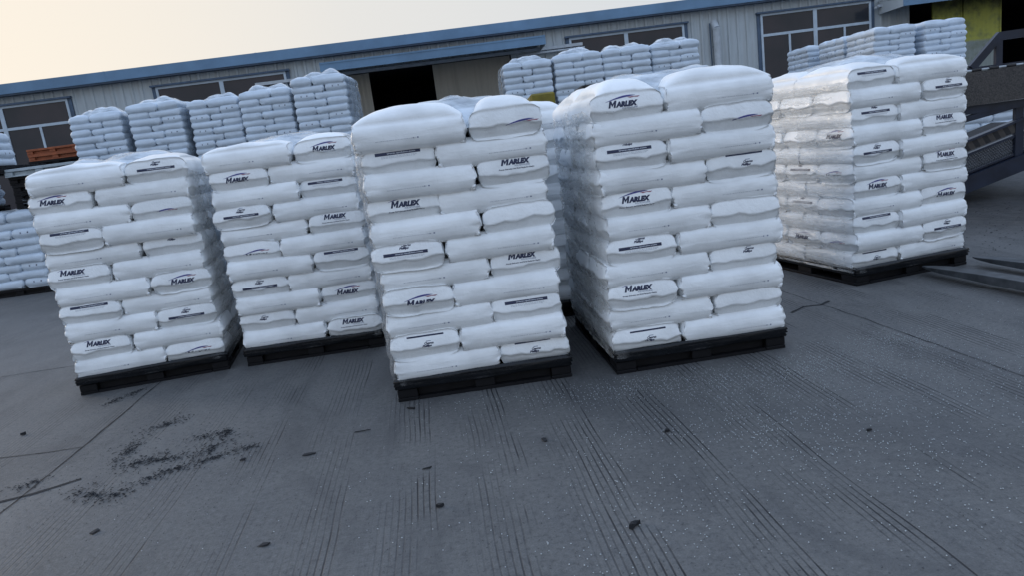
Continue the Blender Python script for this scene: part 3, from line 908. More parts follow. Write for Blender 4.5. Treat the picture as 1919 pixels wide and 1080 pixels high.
# ------------------------------------------------------------------ back rows, two loads high
def tower(code, x, y, th, s, where, seed, top_film=True, side_film=True, lowtier=True, n2=11, side='right', topz=None):
    H1 = (PAL_H + 11 * PITCH_Z) * s + 0.01
    if lowtier:
        load(code + 'l', x, y, th, 'lower tier, ' + where, s=s, far=True, seed=seed)
        pallet(x, y, th, 'black pallet on the ground under the ' + where, s=s, group='pallets under the back rows')
    load(code + 'u', x, y, th, where, s=s, z=H1, far=True, seed=seed + 1, n=n2, left_long_odd=seed % 2 == 0)
    pallet(x, y, th, 'black pallet between the two tiers of the ' + where, z=H1, s=s, group='pallets under the back rows')
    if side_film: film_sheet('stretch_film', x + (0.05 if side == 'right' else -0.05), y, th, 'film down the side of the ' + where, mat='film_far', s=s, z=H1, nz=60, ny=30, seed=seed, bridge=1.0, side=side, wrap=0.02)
    if top_film: film_top(x, y, th, 'loose peaked film over the top of the ' + where, s, H1 + (PAL_H + n2 * PITCH_Z) * s + 0.01, seed, peak=0.17, base=0.05)

tower('G', -7.92, 14.0, 0.05, 0.86, 'tall stack nearest the orange pallet', 101)
tower('H', -6.80, 14.0, 0.04, 0.88, 'second tall back stack from orange pallet', 102)
tower('I', -5.68, 14.05, 0.03, 0.86, 'third tall back stack from orange pallet', 103)
tower('J', -4.66, 13.95, 0.03, 0.87, 'fourth tall back stack from orange pallet', 104)
tower('K', -3.60, 13.8, 0.02, 0.90, 'back stack nearest the dark doorway', 105)
tower('N', 0.36, 14.3, 0.03, 0.85, 'stack beside the sliding door panel', 111, side='left')
tower('O', 1.36, 14.35, 0.03, 0.86, 'stack second from the sliding door panel', 112, side='left')
tower('P', 2.32, 14.4, 0.02, 0.86, 'stack third from the sliding door panel', 113, side='left')
tower('Q', 3.30, 14.5, 0.02, 0.86, 'stack nearest the grey wall pipe', 114, side='left')
tower('R', 7.98, 15.0, 0.06, 0.80, 'stack before the large window', 121, top_film=False, side_film=False)
tower('T', 7.92, 16.2, 0.06, 0.80, 'second stack deep before the large window', 122, top_film=False, side_film=False)
tower('U', 7.75, 17.6, 0.06, 0.80, 'rearmost stack before the large window', 123, top_film=False, side_film=False)
tower('V', 9.02, 15.0, 0.05, 0.80, 'stack before the yellow door', 124, top_film=False, side_film=False)

# stacks at the edge, beside the orange pallet
load('X', -8.72, 11.8, 0.05, 'low load beside the pallet pile', n=9, s=0.96, far=True, seed=131)
pallet(-8.72, 11.8, 0.05, 'black pallet under the low load beside the pallet pile', s=0.96)
film_sheet('stretch_film', -8.72, 11.8, 0.05, 'film down the side of the low load beside the pallet pile', mat='film_far', s=0.96, nz=60, ny=30, seed=132, bridge=1.0, wrap=0.02, top=1.44)
pallet(-9.80, 11.8, 0.05, 'black pallet lying on the low load beside the pallet pile', z=1.40, s=0.95)
load('Y', -9.85, 11.8, 0.05, 'sacks stacked over the low load', n=3, s=0.95, z=1.40, far=True, seed=133)
pallet(-9.05, 11.75, 0.05, 'black pallet under the highest sacks beside the orange pallet', z=2.03, s=1.0)
load('Z', -9.50, 11.8, 0.05, 'highest load beside orange pallet', n=4, s=0.96, z=2.045, far=True, seed=134)
NTH = ['lowest', 'second', 'third', 'fourth', 'fifth', 'sixth', 'seventh', 'eighth', 'ninth', 'tenth', 'eleventh', 'twelfth', 'thirteenth', 'fourteenth', 'fifteenth', 'sixteenth', 'seventeenth', 'eighteenth']
for k in range(15):
    pallet(-7.93 + 0.02 * math.sin(k * 2.1), 11.95 + 0.015 * math.cos(k * 1.7), 0.03 + 0.02 * math.sin(k * 3.3), 'black pallet, %s up in the pile under the pale pallet' % NTH[k], z=k * 0.13, group='black pallets piled under the pale one')
pallet(-7.96, 11.9, 0.03, 'pale grey pallet on top of the nearer black pile', z=1.952, mat='pallet_pale', group='pallets on top of the piles')
for k in range(18):
    pallet(-9.86 + 0.02 * math.sin(k * 1.1), 15.6 + 0.015 * math.cos(k * 2.7), 0.03 + 0.02 * math.sin(k * 2.3), 'black pallet, %s up in the pile under the orange pallet' % NTH[k], z=k * 0.13, group='black pallets piled under the orange one')
pallet(-9.84, 15.6, 0.03, 'dull orange plastic pallet on top of the farther pile, below the window', z=2.342, mat='pallet_orange', s=1.0, group='pallets on top of the piles')
pallet(-9.88, 15.65, 0.01, 'upper orange plastic pallet, broken, lying askew on the other orange one', z=2.473, mat='pallet_orange', s=0.97, group='pallets on top of the piles')

# loads seen through the ramp
load('a', 8.55, 13.2, 0.02, 'load seen through the ramp opening', n=10, seed=141, far=True)
pallet(8.55, 13.2, 0.02, 'black pallet under the load seen through the ramp opening')
load('b', 9.85, 13.2, 0.02, 'second load seen through the ramp', n=10, seed=142, far=True)
pallet(9.85, 13.2, 0.02, 'black pallet under the second load seen through the ramp')

# every remaining sack, merged
if REST:
    V, F, SM, MI, n0 = [], [], [], [], 0
    mats = []
    cache = {}
    for me, mw in REST:
        if me.name not in cache:
            co = np.empty(len(me.vertices) * 3); me.vertices.foreach_get('co', co)
            cache[me.name] = (co.reshape(-1, 3), [tuple(p.vertices) for p in me.polygons], [p.material_index for p in me.polygons])
        co, fs, mi = cache[me.name]
        A = np.array(mw)
        V.append(co @ A[:3, :3].T + A[:3, 3])
        F += [tuple(i + n0 for i in f) for f in fs]; MI += mi
        n0 += len(co)
    me2 = bpy.data.meshes.new('stacked_sacks')
    me2.from_pydata(np.concatenate(V).tolist(), [], F)
    me2.polygons.foreach_set('material_index', MI)
    me2.polygons.foreach_set('use_smooth', [x == 0 for x in MI])
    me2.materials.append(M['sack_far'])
    for k in SACK_MATS: me2.materials.append(M[k])
    tag(link('stacked_sacks', me2), 'remaining white sacks deep inside and low in the stacked loads', 'sacks', kind='stuff')

# ------------------------------------------------------------------ the warehouse
BK = 0.043
bmw = Matrix.Translation((0, 20.55, 0)) @ Matrix.Rotation(math.atan(BK), 4, 'Z')
wh = empty('warehouse', bmw)
tag(wh, 'long low corrugated warehouse with blue eaves behind the stacked sacks', 'warehouse')
DEPTH = 14
def corrugated(x0, x1, z0, z1, y=0.0, pitch=0.26, dep=0.035, mb=None):
    """trapezoid ribbed sheet"""
    mb = mb or MB()
    prof = []
    x = x0
    while x < x1 - 1e-6:
        for dx, dy in ((0, 0), (0.16, 0), (0.185, -dep), (0.235, -dep)):
            if x + dx < x1: prof.append((x + dx, y + dy))
        x += pitch
    prof.append((x1, y))
    vs = [(a, b_, z) for a, b_ in prof for z in (z0, z1)]
    fs = [(2 * i, 2 * i + 2, 2 * i + 3, 2 * i + 1) for i in range(len(prof) - 1)]
    mb.add(vs, fs)
    return mb
EAVE = 4.36
wb = MB()
DOOR1, DOOR2 = (-3.96, 0.80), (12.25, 20.0)
for (a, b_, z0, z1) in [(-30, DOOR1[0], 0, EAVE), (DOOR1[0], DOOR1[1], 3.80, EAVE), (DOOR1[1], DOOR2[0], 0, EAVE), (DOOR2[0], DOOR2[1], 3.80, EAVE), (DOOR2[1], 34, 0, EAVE)]:
    corrugated(a, b_, z0, z1, mb=wb)
wb.build('wall', M['wall'], wh)
for a, b_ in (DOOR1, DOOR2):           # dark insides behind the two doorways
    ib = MB()
    ib.box(a - 0.02, a, 0.05, 8, 0.01, 3.9); ib.box(b_, b_ + 0.02, 0.05, 8, 0.01, 3.9)
    ib.box(a - 0.02, b_ + 0.02, 8, 8.05, 0.01, 3.9); ib.box(a, b_, 0.05, 8, 3.86, 3.9)
    ib.box(a, b_, 0.05, 8, 0.004, 0.009)
    ib.build('interior', M['dark'], wh)
rb = MB()
rb.add([(-30, -0.28, 4.60), (34, -0.28, 4.60), (34, DEPTH, 5.9), (-30, DEPTH, 5.9)], [(0, 1, 2, 3)])
rb.add([(-30, DEPTH, 0), (34, DEPTH, 0), (34, DEPTH, 5.89), (-30, DEPTH, 5.89)], [(0, 1, 2, 3)])
rb.build('roof', M['roof'], wh)
fb = MB()
for k in range(16):                     # eaves trim in 4 m lengths, joints just visible
    x0 = -30 + 4 * k
    fb.box(x0 + 0.006, x0 + 3.994, -0.30, -0.12, EAVE - 0.01, 4.61)
    fb.box(x0 - 0.02, x0 + 0.02, -0.306, -0.11, EAVE - 0.015, 4.613)
fb.build('eaves_trim', M['bluetrim'], wh)
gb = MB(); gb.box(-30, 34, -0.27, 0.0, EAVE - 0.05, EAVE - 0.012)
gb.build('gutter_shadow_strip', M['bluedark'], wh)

def window(x0, x1, z0, z1, mull, transom=None, sub=()):
    f = MB(); y0, y1 = -0.085, -0.02
    w = 0.06
    f.box(x0, x1, y0, y1, z1 - w, z1); f.box(x0, x1, y0, y1, z0, z0 + w)
    f.box(x0, x0 + w, y0, y1, z0 + w, z1 - w); f.box(x1 - w, x1, y0, y1, z0 + w, z1 - w)
    for mx in mull: f.box(mx - 0.055, mx + 0.055, y0 + 0.003, y1, z0 + w, z1 - w)
    if transom:
        xs = [x0 + w] + sum([[mx - 0.055, mx + 0.055] for mx in mull], []) + [x1 - w]
        for a, b_ in zip(xs[::2], xs[1::2]): f.box(a, b_, y0 + 0.006, y1, transom - 0.035, transom + 0.035)
        for sx in sub: f.box(sx - 0.03, sx + 0.03, y0 + 0.009, y1, z0 + w, transom - 0.035)
    wi = f.build('window', M['alu'], wh)
    g = MB(); g.box(x0 + 0.02, x1 - 0.02, -0.058, -0.05, z0 + 0.02, z1 - 0.02)
    g.build('pane', M['glass'], wi)
    t = MB()
    t.box(x0 - 0.12, x1 + 0.12, -0.15, -0.04, z1 + 0.003, z1 + 0.05)
    t.box(x0 - 0.10, x0 - 0.002, -0.07, -0.04, z0 - 0.05, z1); t.box(x1 + 0.002, x1 + 0.10, -0.07, -0.04, z0 - 0.05, z1)
    t.build('window_trim', M['bluedark'], wi)
    s_ = MB(); s_.box(x0 - 0.12, x1 + 0.12, -0.14, -0.04, z0 - 0.06, z0 - 0.003)
    s_.build('sill', M['alu'], wi)
window(-14.75, -11.20, 1.3, 4.08, [-12.98], 3.47, (-13.9, -12.07))
window(-8.86, -5.36, 1.3, 4.08, [-7.11], 3.47, (-8.0, -6.2))
window(2.45, 5.70, 1.3, 4.02, [4.05], 3.42, (3.2, 4.9))
window(7.88, 11.08, 1.3, 4.02, [9.45], 3.44, (8.7, 10.3))

# sliding door panels under the big canopy
def panel(x0, x1, z1, mat, y=-0.10, name='sliding_door'):
    b_ = corrugated(x0, x1, 0.02, z1, y=y, pitch=0.13, dep=0.012)
    b_.box(x0, x0 + 0.04, y - 0.03, y + 0.02, 0.021, z1 + 0.002); b_.box(x1 - 0.04, x1, y - 0.03, y + 0.02, 0.021, z1 + 0.002)
    return b_.build(name, mat, wh)
panel(-4.05, -3.14, 3.76, M['door']); panel(-1.39, 0.75, 3.76, M['door'])
tr = MB(); tr.box(-6.2, 2.8, -0.17, -0.06, 3.78, 3.86); tr.tube((1.0, -0.15, 3.72), (2.85, -0.15, 3.72), 0.03)
tr.build('door_track', M['zinc'], wh)
def canopy(x0, x1, z, dep):
    c = MB()
    c.box(x0, x1, -dep, -dep + 0.03, z - 0.22, z)
    c.box(x0 + 0.001, x1 - 0.001, -dep - 0.012, -dep - 0.001, z - 0.03, z + 0.012)
    ca = c.build('canopy', M['bluetrim'], wh)
    u = MB()
    k = x0 + 0.02
    while k < x1 - 0.05:
        u.beam((k + 0.06, -dep + 0.035, z - 0.06), (k + 0.06, -0.04, z + 0.10), 0.10, 0.03); k += 0.14
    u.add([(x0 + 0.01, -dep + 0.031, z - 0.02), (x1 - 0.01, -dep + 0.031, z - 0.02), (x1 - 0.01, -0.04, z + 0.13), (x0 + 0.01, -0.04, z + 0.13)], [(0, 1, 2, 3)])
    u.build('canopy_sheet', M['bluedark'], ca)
    for x in (x0 + 0.02, x1 - 0.02):
        g = MB(); g.add([(x, -dep + 0.035, z - 0.22), (x, -dep + 0.035, z - 0.03), (x, -0.04, z + 0.11), (x, -0.04, z - 0.24)], [(0, 1, 2, 3)])
        g.add([(x + 0.006, -dep + 0.035, z - 0.22), (x + 0.006, -dep + 0.035, z - 0.03), (x + 0.006, -0.04, z + 0.11), (x + 0.006, -0.04, z - 0.24)], [(3, 2, 1, 0)])
        g.build('canopy_gusset', M['wall'], ca)
canopy(-4.22, 1.65, 4.02, 1.25)
canopy(11.3, 20.5, 3.86, 1.25)
# yellow painted doors at the other end
panel(12.85, 13.72, 3.80, M['yellowdoor'], name='yellow_door'); panel(13.74, 14.86, 3.80, M['yellowdoor'], y=-0.13, name='yellow_door')
tr = MB(); tr.box(11.2, 20.0, -0.22, -0.17, 3.80, 3.87); tr.build('door_track', M['zinc'], wh)
dp = MB()
dp.tube((6.58, -0.14, 1.2), (6.58, -0.14, 3.78), 0.10, 16); dp.tube((6.58, -0.14, 3.78), (6.56, -0.02, 3.98), 0.10, 16)
dp.tube((6.58, -0.14, 2.55), (6.58, -0.14, 2.60), 0.112, 16); dp.tube((6.58, -0.14, 3.76), (6.58, -0.14, 3.80), 0.112, 16)
dpo = dp.build('flue_pipe', M['zinc'], wh)
cl = MB()
for z in (1.8, 3.3): cl.box(6.46, 6.70, -0.035, -0.028, z, z + 0.03)
cl.tube((6.43, -0.06, 1.2), (6.43, -0.06, 3.95), 0.018, 8)
cl.build('pipe_bracket', M['bluedark'], dpo)
lb = MB(); lb.box(11.15, 12.25, -0.16, -0.10, 3.78, 3.84); lb.box(11.35, 11.55, -0.17, -0.09, 3.845, 3.91)
lb.build('wall_rail', M['zinc'], wh)

# ------------------------------------------------------------------ forklift hidden behind the loads
fk = empty('forklift', frame(0.55, 8.9, 0.0))
tag(fk, 'yellow forklift with black roof mostly hidden behind the front loads', 'forklift', 'forklifts')
b_ = MB(); b_.box(0.0, 0.24, 0.05, 0.28, 0.25, 2.0); b_.box(0.0, 0.24, 0.72, 0.95, 0.25, 2.0); b_.box(-0.03, 0.27, 0.0, 1.0, 1.78, 2.03)
b_.build('mast', M['yellow'], fk, bevel=0.02)
b_ = MB()
rp = [(0.50, 1.90), (0.56, 1.98), (0.66, 2.025), (0.9, 2.04), (1.4, 2.04), (1.56, 2.0), (1.62, 1.92)]
for (x0, z0), (x1, z1) in zip(rp, rp[1:]):
    for y in (0.02, 0.98): b_.beam((x0, y, z0), (x1, y, z1), 0.07, 0.055)
for k in range(6): b_.beam((0.66 + 0.14 * k, 0.05, 2.036), (0.66 + 0.14 * k, 0.95, 2.036), 0.08, 0.04)
for y in (0.02, 0.98):
    b_.beam((0.50, y, 1.91), (0.40, y, 1.0), 0.06, 0.06); b_.beam((1.62, y, 1.93), (1.78, y, 0.95), 0.06, 0.06)
b_.build('overhead_guard', M['blacksteel'], fk)
b_ = MB(); b_.box(0.32, 1.6, 0.08, 0.92, 0.25, 0.62); b_.box(1.45, 2.15, 0.02, 0.98, 0.22, 0.98)
b_.build('body', M['yellow'], fk, bevel=0.05)
b_ = MB(); b_.box(1.0, 1.42, 0.28, 0.72, 0.63, 0.78); b_.box(1.36, 1.46, 0.28, 0.72, 0.78, 1.25)
b_.build('seat', M['rubber'], fk, bevel=0.03)
for x in (0.45, 1.75):
    for y in (0.0, 0.84):
        b_ = MB(); b_.tube((x, y, 0.27), (x, y + 0.17, 0.27), 0.265, 28); b_.build('wheel', M['rubber'], fk)

# ------------------------------------------------------------------ yard ramp
rm = empty('loading_ramp', Matrix.Identity(4))
tag(rm, 'dark navy steel loading ramp with hinged tread plate and mesh sides', 'loading ramp')
SL = 0.27
def tz(x, z): return z + (x - 6.0) * SL
bb_ = MB(); bb_.beam((4.6, 11.0, tz(4.6, 0.26)), (7.6, 11.0, tz(7.6, 0.26)), 0.16, 0.20)
bb_.build('side_girder', M['navy'], rm)
for y in (9.0,):
    b_ = MB()
    b_.beam((4.6, y, tz(4.6, 0.80)), (7.6, y, tz(7.6, 0.80)), 0.10, 0.028)
    b_.beam((4.6, y + 0.012, tz(4.6, 0.62)), (7.6, y + 0.012, tz(7.6, 0.62)), 0.06, 0.03)
    b_.beam((4.6, y, tz(4.6, 0.26)), (7.6, y, tz(7.6, 0.26)), 0.16, 0.20)
    b_.beam((5.0, y + 0.008, tz(5.0, 0.39)), (7.6, y + 0.008, tz(7.6, 0.39)), 0.05, 0.025)
    for x in (5.0, 5.78, 6.59, 7.4): b_.beam((x, y + 0.002, tz(x, 0.28)), (x, y + 0.002, 1.18), 0.06, 0.10, up=(1, 0, 0))
    b_.beam((4.9, y, 1.15), (7.6, y, 1.17), 0.10, 0.10)
    b_.beam((5.7, y + 0.002, 1.02), (6.5, y + 0.002, 1.14), 0.09, 0.07)
    b_.build('side_girder', M['navy'], rm)
    h_ = MB(); h_.beam((4.6, y - 0.012, tz(4.6, 0.725)), (7.6, y - 0.012, tz(7.6, 0.725)), 0.02, 0.11)
    h_.build('hazard_strip', M['hazard'], rm)
    g = MB()        # woven mesh panel: crossed wires
    x = 4.9
    while x < 7.5:
        g.tube((x, y + 0.02, tz(x, 0.40)), (min(x + 0.16, 7.55), y + 0.02, tz(min(x + 0.16, 7.55), 0.61)), 0.0045, 4)
        g.tube((x + 0.16, y + 0.026, tz(x + 0.16, 0.40)), (x, y + 0.026, tz(x, 0.61)), 0.0045, 4)
        x += 0.032
    for k in range(6): g.tube((4.9, y + 0.023, tz(4.9, 0.42 + 0.032 * k)), (7.5, y + 0.023, tz(7.5, 0.42 + 0.032 * k)), 0.004, 4)
    g.build('mesh_panel', M['mesh'], rm)
d_ = MB(); d_.beam((4.6, 10.0, tz(4.6, 0.40)), (7.6, 10.0, tz(7.6, 0.40)), 1.88, 0.03)
for k in range(7): d_.beam((4.8 + 0.4 * k, 9.08, tz(4.8 + 0.4 * k, 0.31)), (4.8 + 0.4 * k, 10.92, tz(4.8 + 0.4 * k, 0.31)), 0.06, 0.12)
d_.build('deck', M['mud'], rm)
b_ = MB()
for x in (6.85, 7.35): b_.box(x, x + 0.12, 9.1, 9.22, 0, 0.5); b_.box(x, x + 0.12, 10.8, 10.92, 0, 0.5)
b_.build('leg', M['navy'], rm)
b_ = MB(); b_.add([(5.35, 8.96, 1.61), (7.9, 8.96, 1.63), (7.9, 8.90, 1.24), (5.35, 8.90, 1.20), (5.35, 8.99, 1.61), (7.9, 8.99, 1.63), (7.9, 8.93, 1.24), (5.35, 8.93, 1.20)],
    [(0, 1, 2, 3), (4, 7, 6, 5), (0, 4, 5, 1), (3, 2, 6, 7), (0, 3, 7, 4), (1, 5, 6, 2)])
b_.build('lip_plate', M['plate'], rm)
b_ = MB(); b_.tube((5.3, 8.975, 1.627), (7.9, 8.975, 1.645), 0.013, 10)
hp_ = b_.build('hinge_pin', M['zinc'], rm)
b_ = MB()
for k in range(13):
    x = 5.33 + k * 0.215
    b_.tube((x, 8.975, 1.627 + (x - 5.3) * 0.007), (x + 0.115, 8.975, 1.6278 + (x - 5.3) * 0.007), 0.022, 10)
b_.build('hinge_knuckle', M['blacksteel'], hp_)
for y in (9.02,):
    b_ = MB()
    b_.beam((6.0, y, 1.66), (6.36, y, 2.02), 0.06, 0.09); b_.beam((6.33, y + 0.003, 2.0), (7.9, y + 0.003, 2.02), 0.06, 0.10)
    b_.beam((6.34, y + 0.006, 1.65), (6.34, y + 0.006, 1.99), 0.05, 0.08, up=(1, 0, 0)); b_.beam((6.9, y + 0.006, 1.65), (6.9, y + 0.006, 1.99), 0.05, 0.06, up=(1, 0, 0))
    b_.beam((5.9, y + 0.01, 1.655), (7.9, y + 0.01, 1.66), 0.05, 0.03)
    b_.build('guard_frame', M['navy'], rm)

# ------------------------------------------------------------------ fork tines of a forklift just out of view
ff = empty('forklift_carriage', frame(3.66, 4.60, math.radians(11)))
tag(ff, 'pair of worn steel forklift tines lying low beside the ramp load', 'forklift forks')
def tine(dx):
    vs, fs = [], []
    st = [(1.18, 0.014, 0.060, 0.070), (1.10, 0.044, 0.058, 0.078), (0.95, 0.066, 0.054, 0.090), (0.5, 0.072, 0.046, 0.108), (0.0, 0.074, 0.042, 0.116), (-0.05, 0.074, 0.042, 0.116)]
    for y, hw, z0, z1 in st: vs += [(dx - hw, y, z0), (dx + hw, y, z0), (dx + hw * 0.93, y, z1), (dx - hw * 0.93, y, z1)]
    for k in range(len(st) - 1):
        a = 4 * k
        for q in range(4): fs.append((a + q, a + (q + 1) % 4, a + 4 + (q + 1) % 4, a + 4 + q))
    fs += [(0, 3, 2, 1), (4 * len(st) - 4, 4 * len(st) - 3, 4 * len(st) - 2, 4 * len(st) - 1)]
    mb = MB(); mb.add(vs, fs); mb.box(dx - 0.062, dx + 0.062, -0.10, -0.051, 0.046, 0.62)
    return mb.build('tine', M['fork'], ff, bevel=0.003)
tine(0.0); tine(0.50)
b_ = MB(); b_.box(-0.3, 0.8, -0.15, -0.103, 0.12, 0.22); b_.box(-0.3, 0.8, -0.15, -0.103, 0.46, 0.56)
b_.build('carriage_bar', M['blacksteel'], ff)

# ------------------------------------------------------------------ litter on the concrete
def flake(name, x, y, pts, rot, label, thick=0.008, group='dark scraps lying on the concrete'):
    r = random.Random(int(abs(x * 999) + abs(y * 77)))
    n = len(pts)
    bm = bmesh.new()
    lo = [bm.verts.new((a, b_, 0.0035 + 0.002 * r.random())) for a, b_ in pts]
    hi = [bm.verts.new((a * 0.9, b_ * 0.9, thick * (0.7 + 0.8 * r.random()))) for a, b_ in pts]
    bm.faces.new(hi); bm.faces.new(lo[::-1])
    for i in range(n): bm.faces.new((lo[i], lo[(i + 1) % n], hi[(i + 1) % n], hi[i]))
    me = bpy.data.meshes.new(name); bm.to_mesh(me); bm.free(); me.materials.append(M['rubber'])
    o = link(name, me, mw=frame(x, y, rot, 0, 0.82))
    return tag(o, label, 'debris', group)
flake('rubber_scrap', -1.22, 3.64, [(-.045, -.012), (.0, -.018), (.045, -.008), (.05, .012), (.01, .02), (-.035, .01)], 0.1, 'oval dark scrap on bare concrete before the gap between the middle loads')
flake('rubber_scrap', -1.182, 2.747, [(-.035, -.014), (.02, -.016), (.032, .010), (.0, .018), (-.01, .006)], 0.0, 'wedge shaped dark scrap near the bottom edge of the picture')
flake('rubber_scrap', -2.08, 3.06, [(-.016, -.022), (.012, -.026), (.022, .02), (.0, .03), (-.012, .014)], -0.3, 'upright narrow dark scrap left of the broken grooves')
flake('rubber_scrap', -0.44, 2.879, [(-.022, -.008), (-.006, -.014), (.012, -.012), (.024, .002), (.008, .012), (-.01, .012), (-.02, .004)], 0.1, 'rounded dark lump lying across fine grooves below the middle load', 0.016)
flake('rubber_scrap', 0.358, 2.522, [(-.026, -.03), (-.004, -.026), (.006, .0), (.026, .024), (.018, .034), (-.002, .016), (-.018, -.004)], -0.3, 'crooked bent dark scrap among scattered pellets', 0.020)
flake('rubber_scrap', 0.064, 3.432, [(-.012, -.03), (.012, -.034), (.016, .01), (.004, .032), (-.016, .02)], 0.2, 'almond shaped dark scrap in front of the gap beside the middle load')
flake('rubber_scrap', 0.684, 3.344, [(-.016, -.008), (.014, -.014), (.018, .008), (-.004, .016)], 0.1, 'small square dark scrap among pellets before the load second from ramp', 0.014)
flake('rubber_scrap', -0.713, 4.133, [(-.034, .014), (-.014, .006), (.03, -.018), (.036, -.006), (-.01, .020), (-.03, .022)], 0.0, 'thin black scrap just below the corner of the middle pallet', 0.012)
flake('rubber_scrap', -0.535, 3.274, [(-.03, -.006), (.02, -.004), (.032, .008), (-.02, .006)], 0.1, 'small flat dark sliver crossing fine grooves')
flake('rubber_scrap', -3.423, 4.605, [(-.018, -.012), (.016, -.014), (.018, .012), (-.008, .016)], 0.2, 'small dark lump near the slab joint before the orange pallet side load', 0.018)
flake('rubber_scrap', -1.598, 3.68, [(-.018, -.010), (.010, -.014), (.022, .006), (-.004, .014)], 0.4, 'small dark scrap beside the scattered rubber crumbs', 0.01)
flake('rubber_scrap', -0.964, 3.871, [(-.058, -.005), (.0, -.001), (.058, .006), (.058, .011), (.0, .005), (-.058, .001)], 0.05, 'thin straight dark stick on the concrete', 0.008)
flake('rubber_scrap', 1.57, 3.07, [(-.02, -.006), (.016, -.010), (.022, .004), (-.006, .012)], 0.3, 'small dark scrap between two bands of grooves', 0.012)

rng = np.random.default_rng(5)
def particles(name, centers, mat, shape):
    V, F = [], []
    bv, bf = shape
    bv = np.array(bv, float)
    n0 = 0
    for (x, y, sx, sy, sz, rot) in centers:
        c, s_ = math.cos(rot), math.sin(rot)
        p = bv * [sx, sy, sz]
        V.append(np.stack([x + p[:, 0] * c - p[:, 1] * s_, y + p[:, 0] * s_ + p[:, 1] * c, p[:, 2] + sz * 0.9 + 0.002], 1))
        F += [tuple(i + n0 for i in f) for f in bf]
        n0 += len(bv)
    me = bpy.data.meshes.new(name)
    me.from_pydata(np.concatenate(V).tolist(), [], F); me.materials.append(mat)
    return link(name, me)
OCT = ([(1, 0, 0), (-1, 0, 0), (0, 1, 0), (0, -1, 0), (0, 0, 1), (0, 0, -1), (.6, .6, .6), (-.6, .6, .6), (-.6, -.6, .6), (.6, -.6, .6)],
       [(4, 6, 7), (4, 7, 8), (4, 8, 9), (4, 9, 6), (6, 0, 2), (6, 2, 7), (7, 2, 1), (7, 1, 8), (8, 1, 3), (8, 3, 9), (9, 3, 0), (9, 0, 6), (0, 5, 2), (2, 5, 1), (1, 5, 3), (3, 5, 0)])
pel = []
clusters = [(0.36, 4.0, .22, .10, 160), (0.62, 4.0, .2, .12, 190), (1.01, 3.98, .25, .12, 230), (1.25, 3.82, .2, .12, 190), (1.16, 3.39, .16, .3, 240), (1.76, 4.03, .16, .12, 200), (1.82, 3.9, .2, .15, 170),
            (2.27, 4.26, .2, .1, 190), (2.4, 4.2, .12, .08, 110), (2.23, 3.65, .25, .25, 260), (2.2, 3.18, .35, .3, 200), (0.86, 3.5, .3, .25, 170), (1.26, 3.22, .2, .35, 170), (1.48, 3.03, .25, .4, 150),
            (0.38, 3.18, .25, .3, 100), (0.53, 2.72, .15, .2, 70), (0.14, 2.31, .12, .12, 26), (0.47, 2.45, .2, .15, 50), (-0.28, 4.10, .3, .12, 60), (1.57, 3.56, .2, .3, 170), (1.58, 2.77, .3, .3, 110),
            (1.76, 2.53, .3, .3, 80), (1.0, 3.4, 1.0, 0.6, 500), (1.2, 4.0, .7, .12, 700), (2.0, 3.9, .4, .3, 500), (-0.4, 3.0, .5, .6, 70), (-1.6, 3.2, .7, .7, 26), (2.9, 3.6, .5, .6, 200), (0.5, 2.3, .7, .3, 90), (3.0, 4.4, .5, .4, 120)]
for cx, cy, sx, sy, n in clusters:
    for _ in range(n):
        x, y = rng.normal(cx, sx), rng.normal(cy, sy)
        if y < 1.2 or (y > 4.22 and x < 1.75): continue
        r = rng.uniform(0.0016, 0.0027) if y > 3.4 else rng.uniform(0.0022, 0.0034)
        if rng.random() < 0.6:          # most have rolled into the grooves
            xr = x * math.cos(GROOVE) + y * math.sin(GROOVE)
            q = (math.floor(xr / 0.029) + 0.5) * 0.029 + rng.normal(0, 0.003) - xr
            x += q * math.cos(GROOVE); y += q * math.sin(GROOVE)
        pel.append((x, y, r, r * rng.uniform(.8, 1.1), r * 0.8, rng.uniform(0, 6.28)))
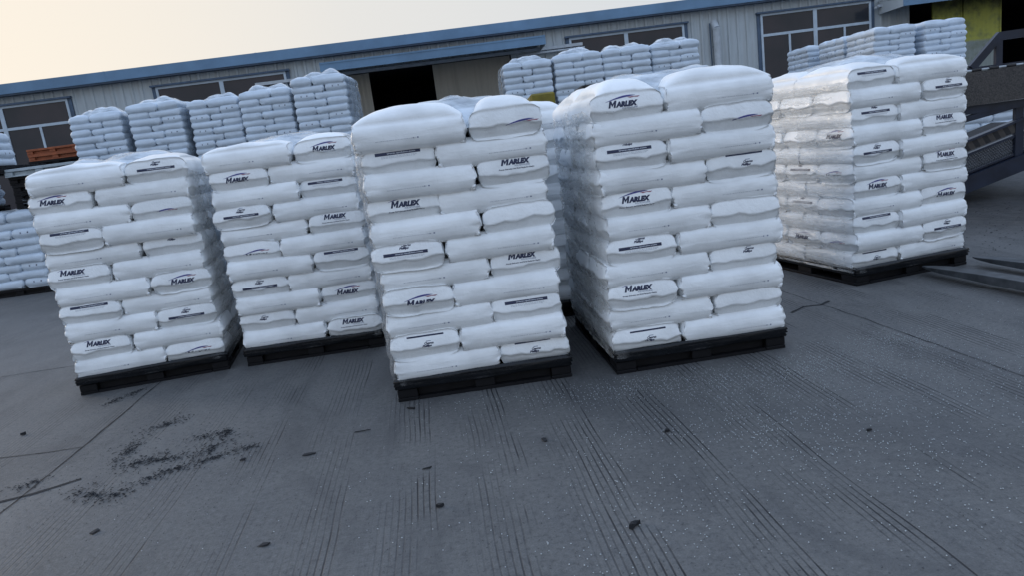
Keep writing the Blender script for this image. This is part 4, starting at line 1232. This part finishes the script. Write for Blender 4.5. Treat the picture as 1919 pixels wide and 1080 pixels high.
tag(particles('spilled_pellets', pel, M['pellet'], OCT), 'tiny white resin pellets spilled over the concrete before the loads', 'pellets', kind='stuff')

strokes = [[(-2.29, 4.5), (-2.46, 4.33)], [(-2.43, 4.19), (-2.41, 3.91)], [(-2.33, 3.81), (-2.14, 3.88)], [(-2.02, 4.1), (-1.85, 4.17), (-1.86, 3.87)],
           [(-2.12, 3.56), (-2.0, 3.66), (-1.82, 3.74), (-1.58, 3.87)], [(-2.45, 3.54), (-2.19, 3.41), (-2.13, 3.5)], [(-2.85, 3.69), (-2.79, 3.77)], [(-3.09, 5.04), (-2.95, 5.33)], [(-2.33, 3.81), (-1.85, 3.87)]]
SL_ = ([(-1, 0, 0), (1, 0, .1), (0.2, .5, 0), (-.1, -.5, 0), (0.1, 0, 1)], [(0, 3, 4), (3, 1, 4), (1, 2, 4), (2, 0, 4)])
cr = []
for s_ in strokes:
    for (x0, y0), (x1, y1) in zip(s_, s_[1:]):
        L = math.hypot(x1 - x0, y1 - y0)
        for _ in range(int(L * 520) + 22):
            t = rng.random()
            w = 0.034 + 0.024 * math.sin(t * 9 + x0 * 5)
            x, y = x0 + (x1 - x0) * t + rng.normal(0, abs(w)), y0 + (y1 - y0) * t + rng.normal(0, abs(w))
            cr.append((x, y, rng.uniform(.004, .013), rng.uniform(.003, .006), rng.uniform(.002, .004), rng.normal(0.5, 0.6)))
for _ in range(520):
    cr.append((rng.normal(-2.1, .55), rng.normal(3.8, .5), rng.uniform(.003, .006), rng.uniform(.003, .005), .002, rng.uniform(0, 3)))
for _ in range(800):
    cr.append((rng.uniform(-3.2, 3.0), rng.uniform(2.0, 5.2), rng.uniform(.002, .005), rng.uniform(.002, .005), .002, rng.uniform(0, 3)))
for _ in range(500):
    cr.append((rng.uniform(3.2, 7.5), rng.uniform(6.2, 8.6), rng.uniform(.004, .016), rng.uniform(.004, .012), .004, rng.uniform(0, 3)))
tag(particles('rubber_crumbs', cr, M['crumb'], SL_), 'dark crumbs of grit and rubber scattered in swirls on the concrete', 'crumbs', kind='stuff')
print('individual sacks', NIND[0], 'merged', len(REST))
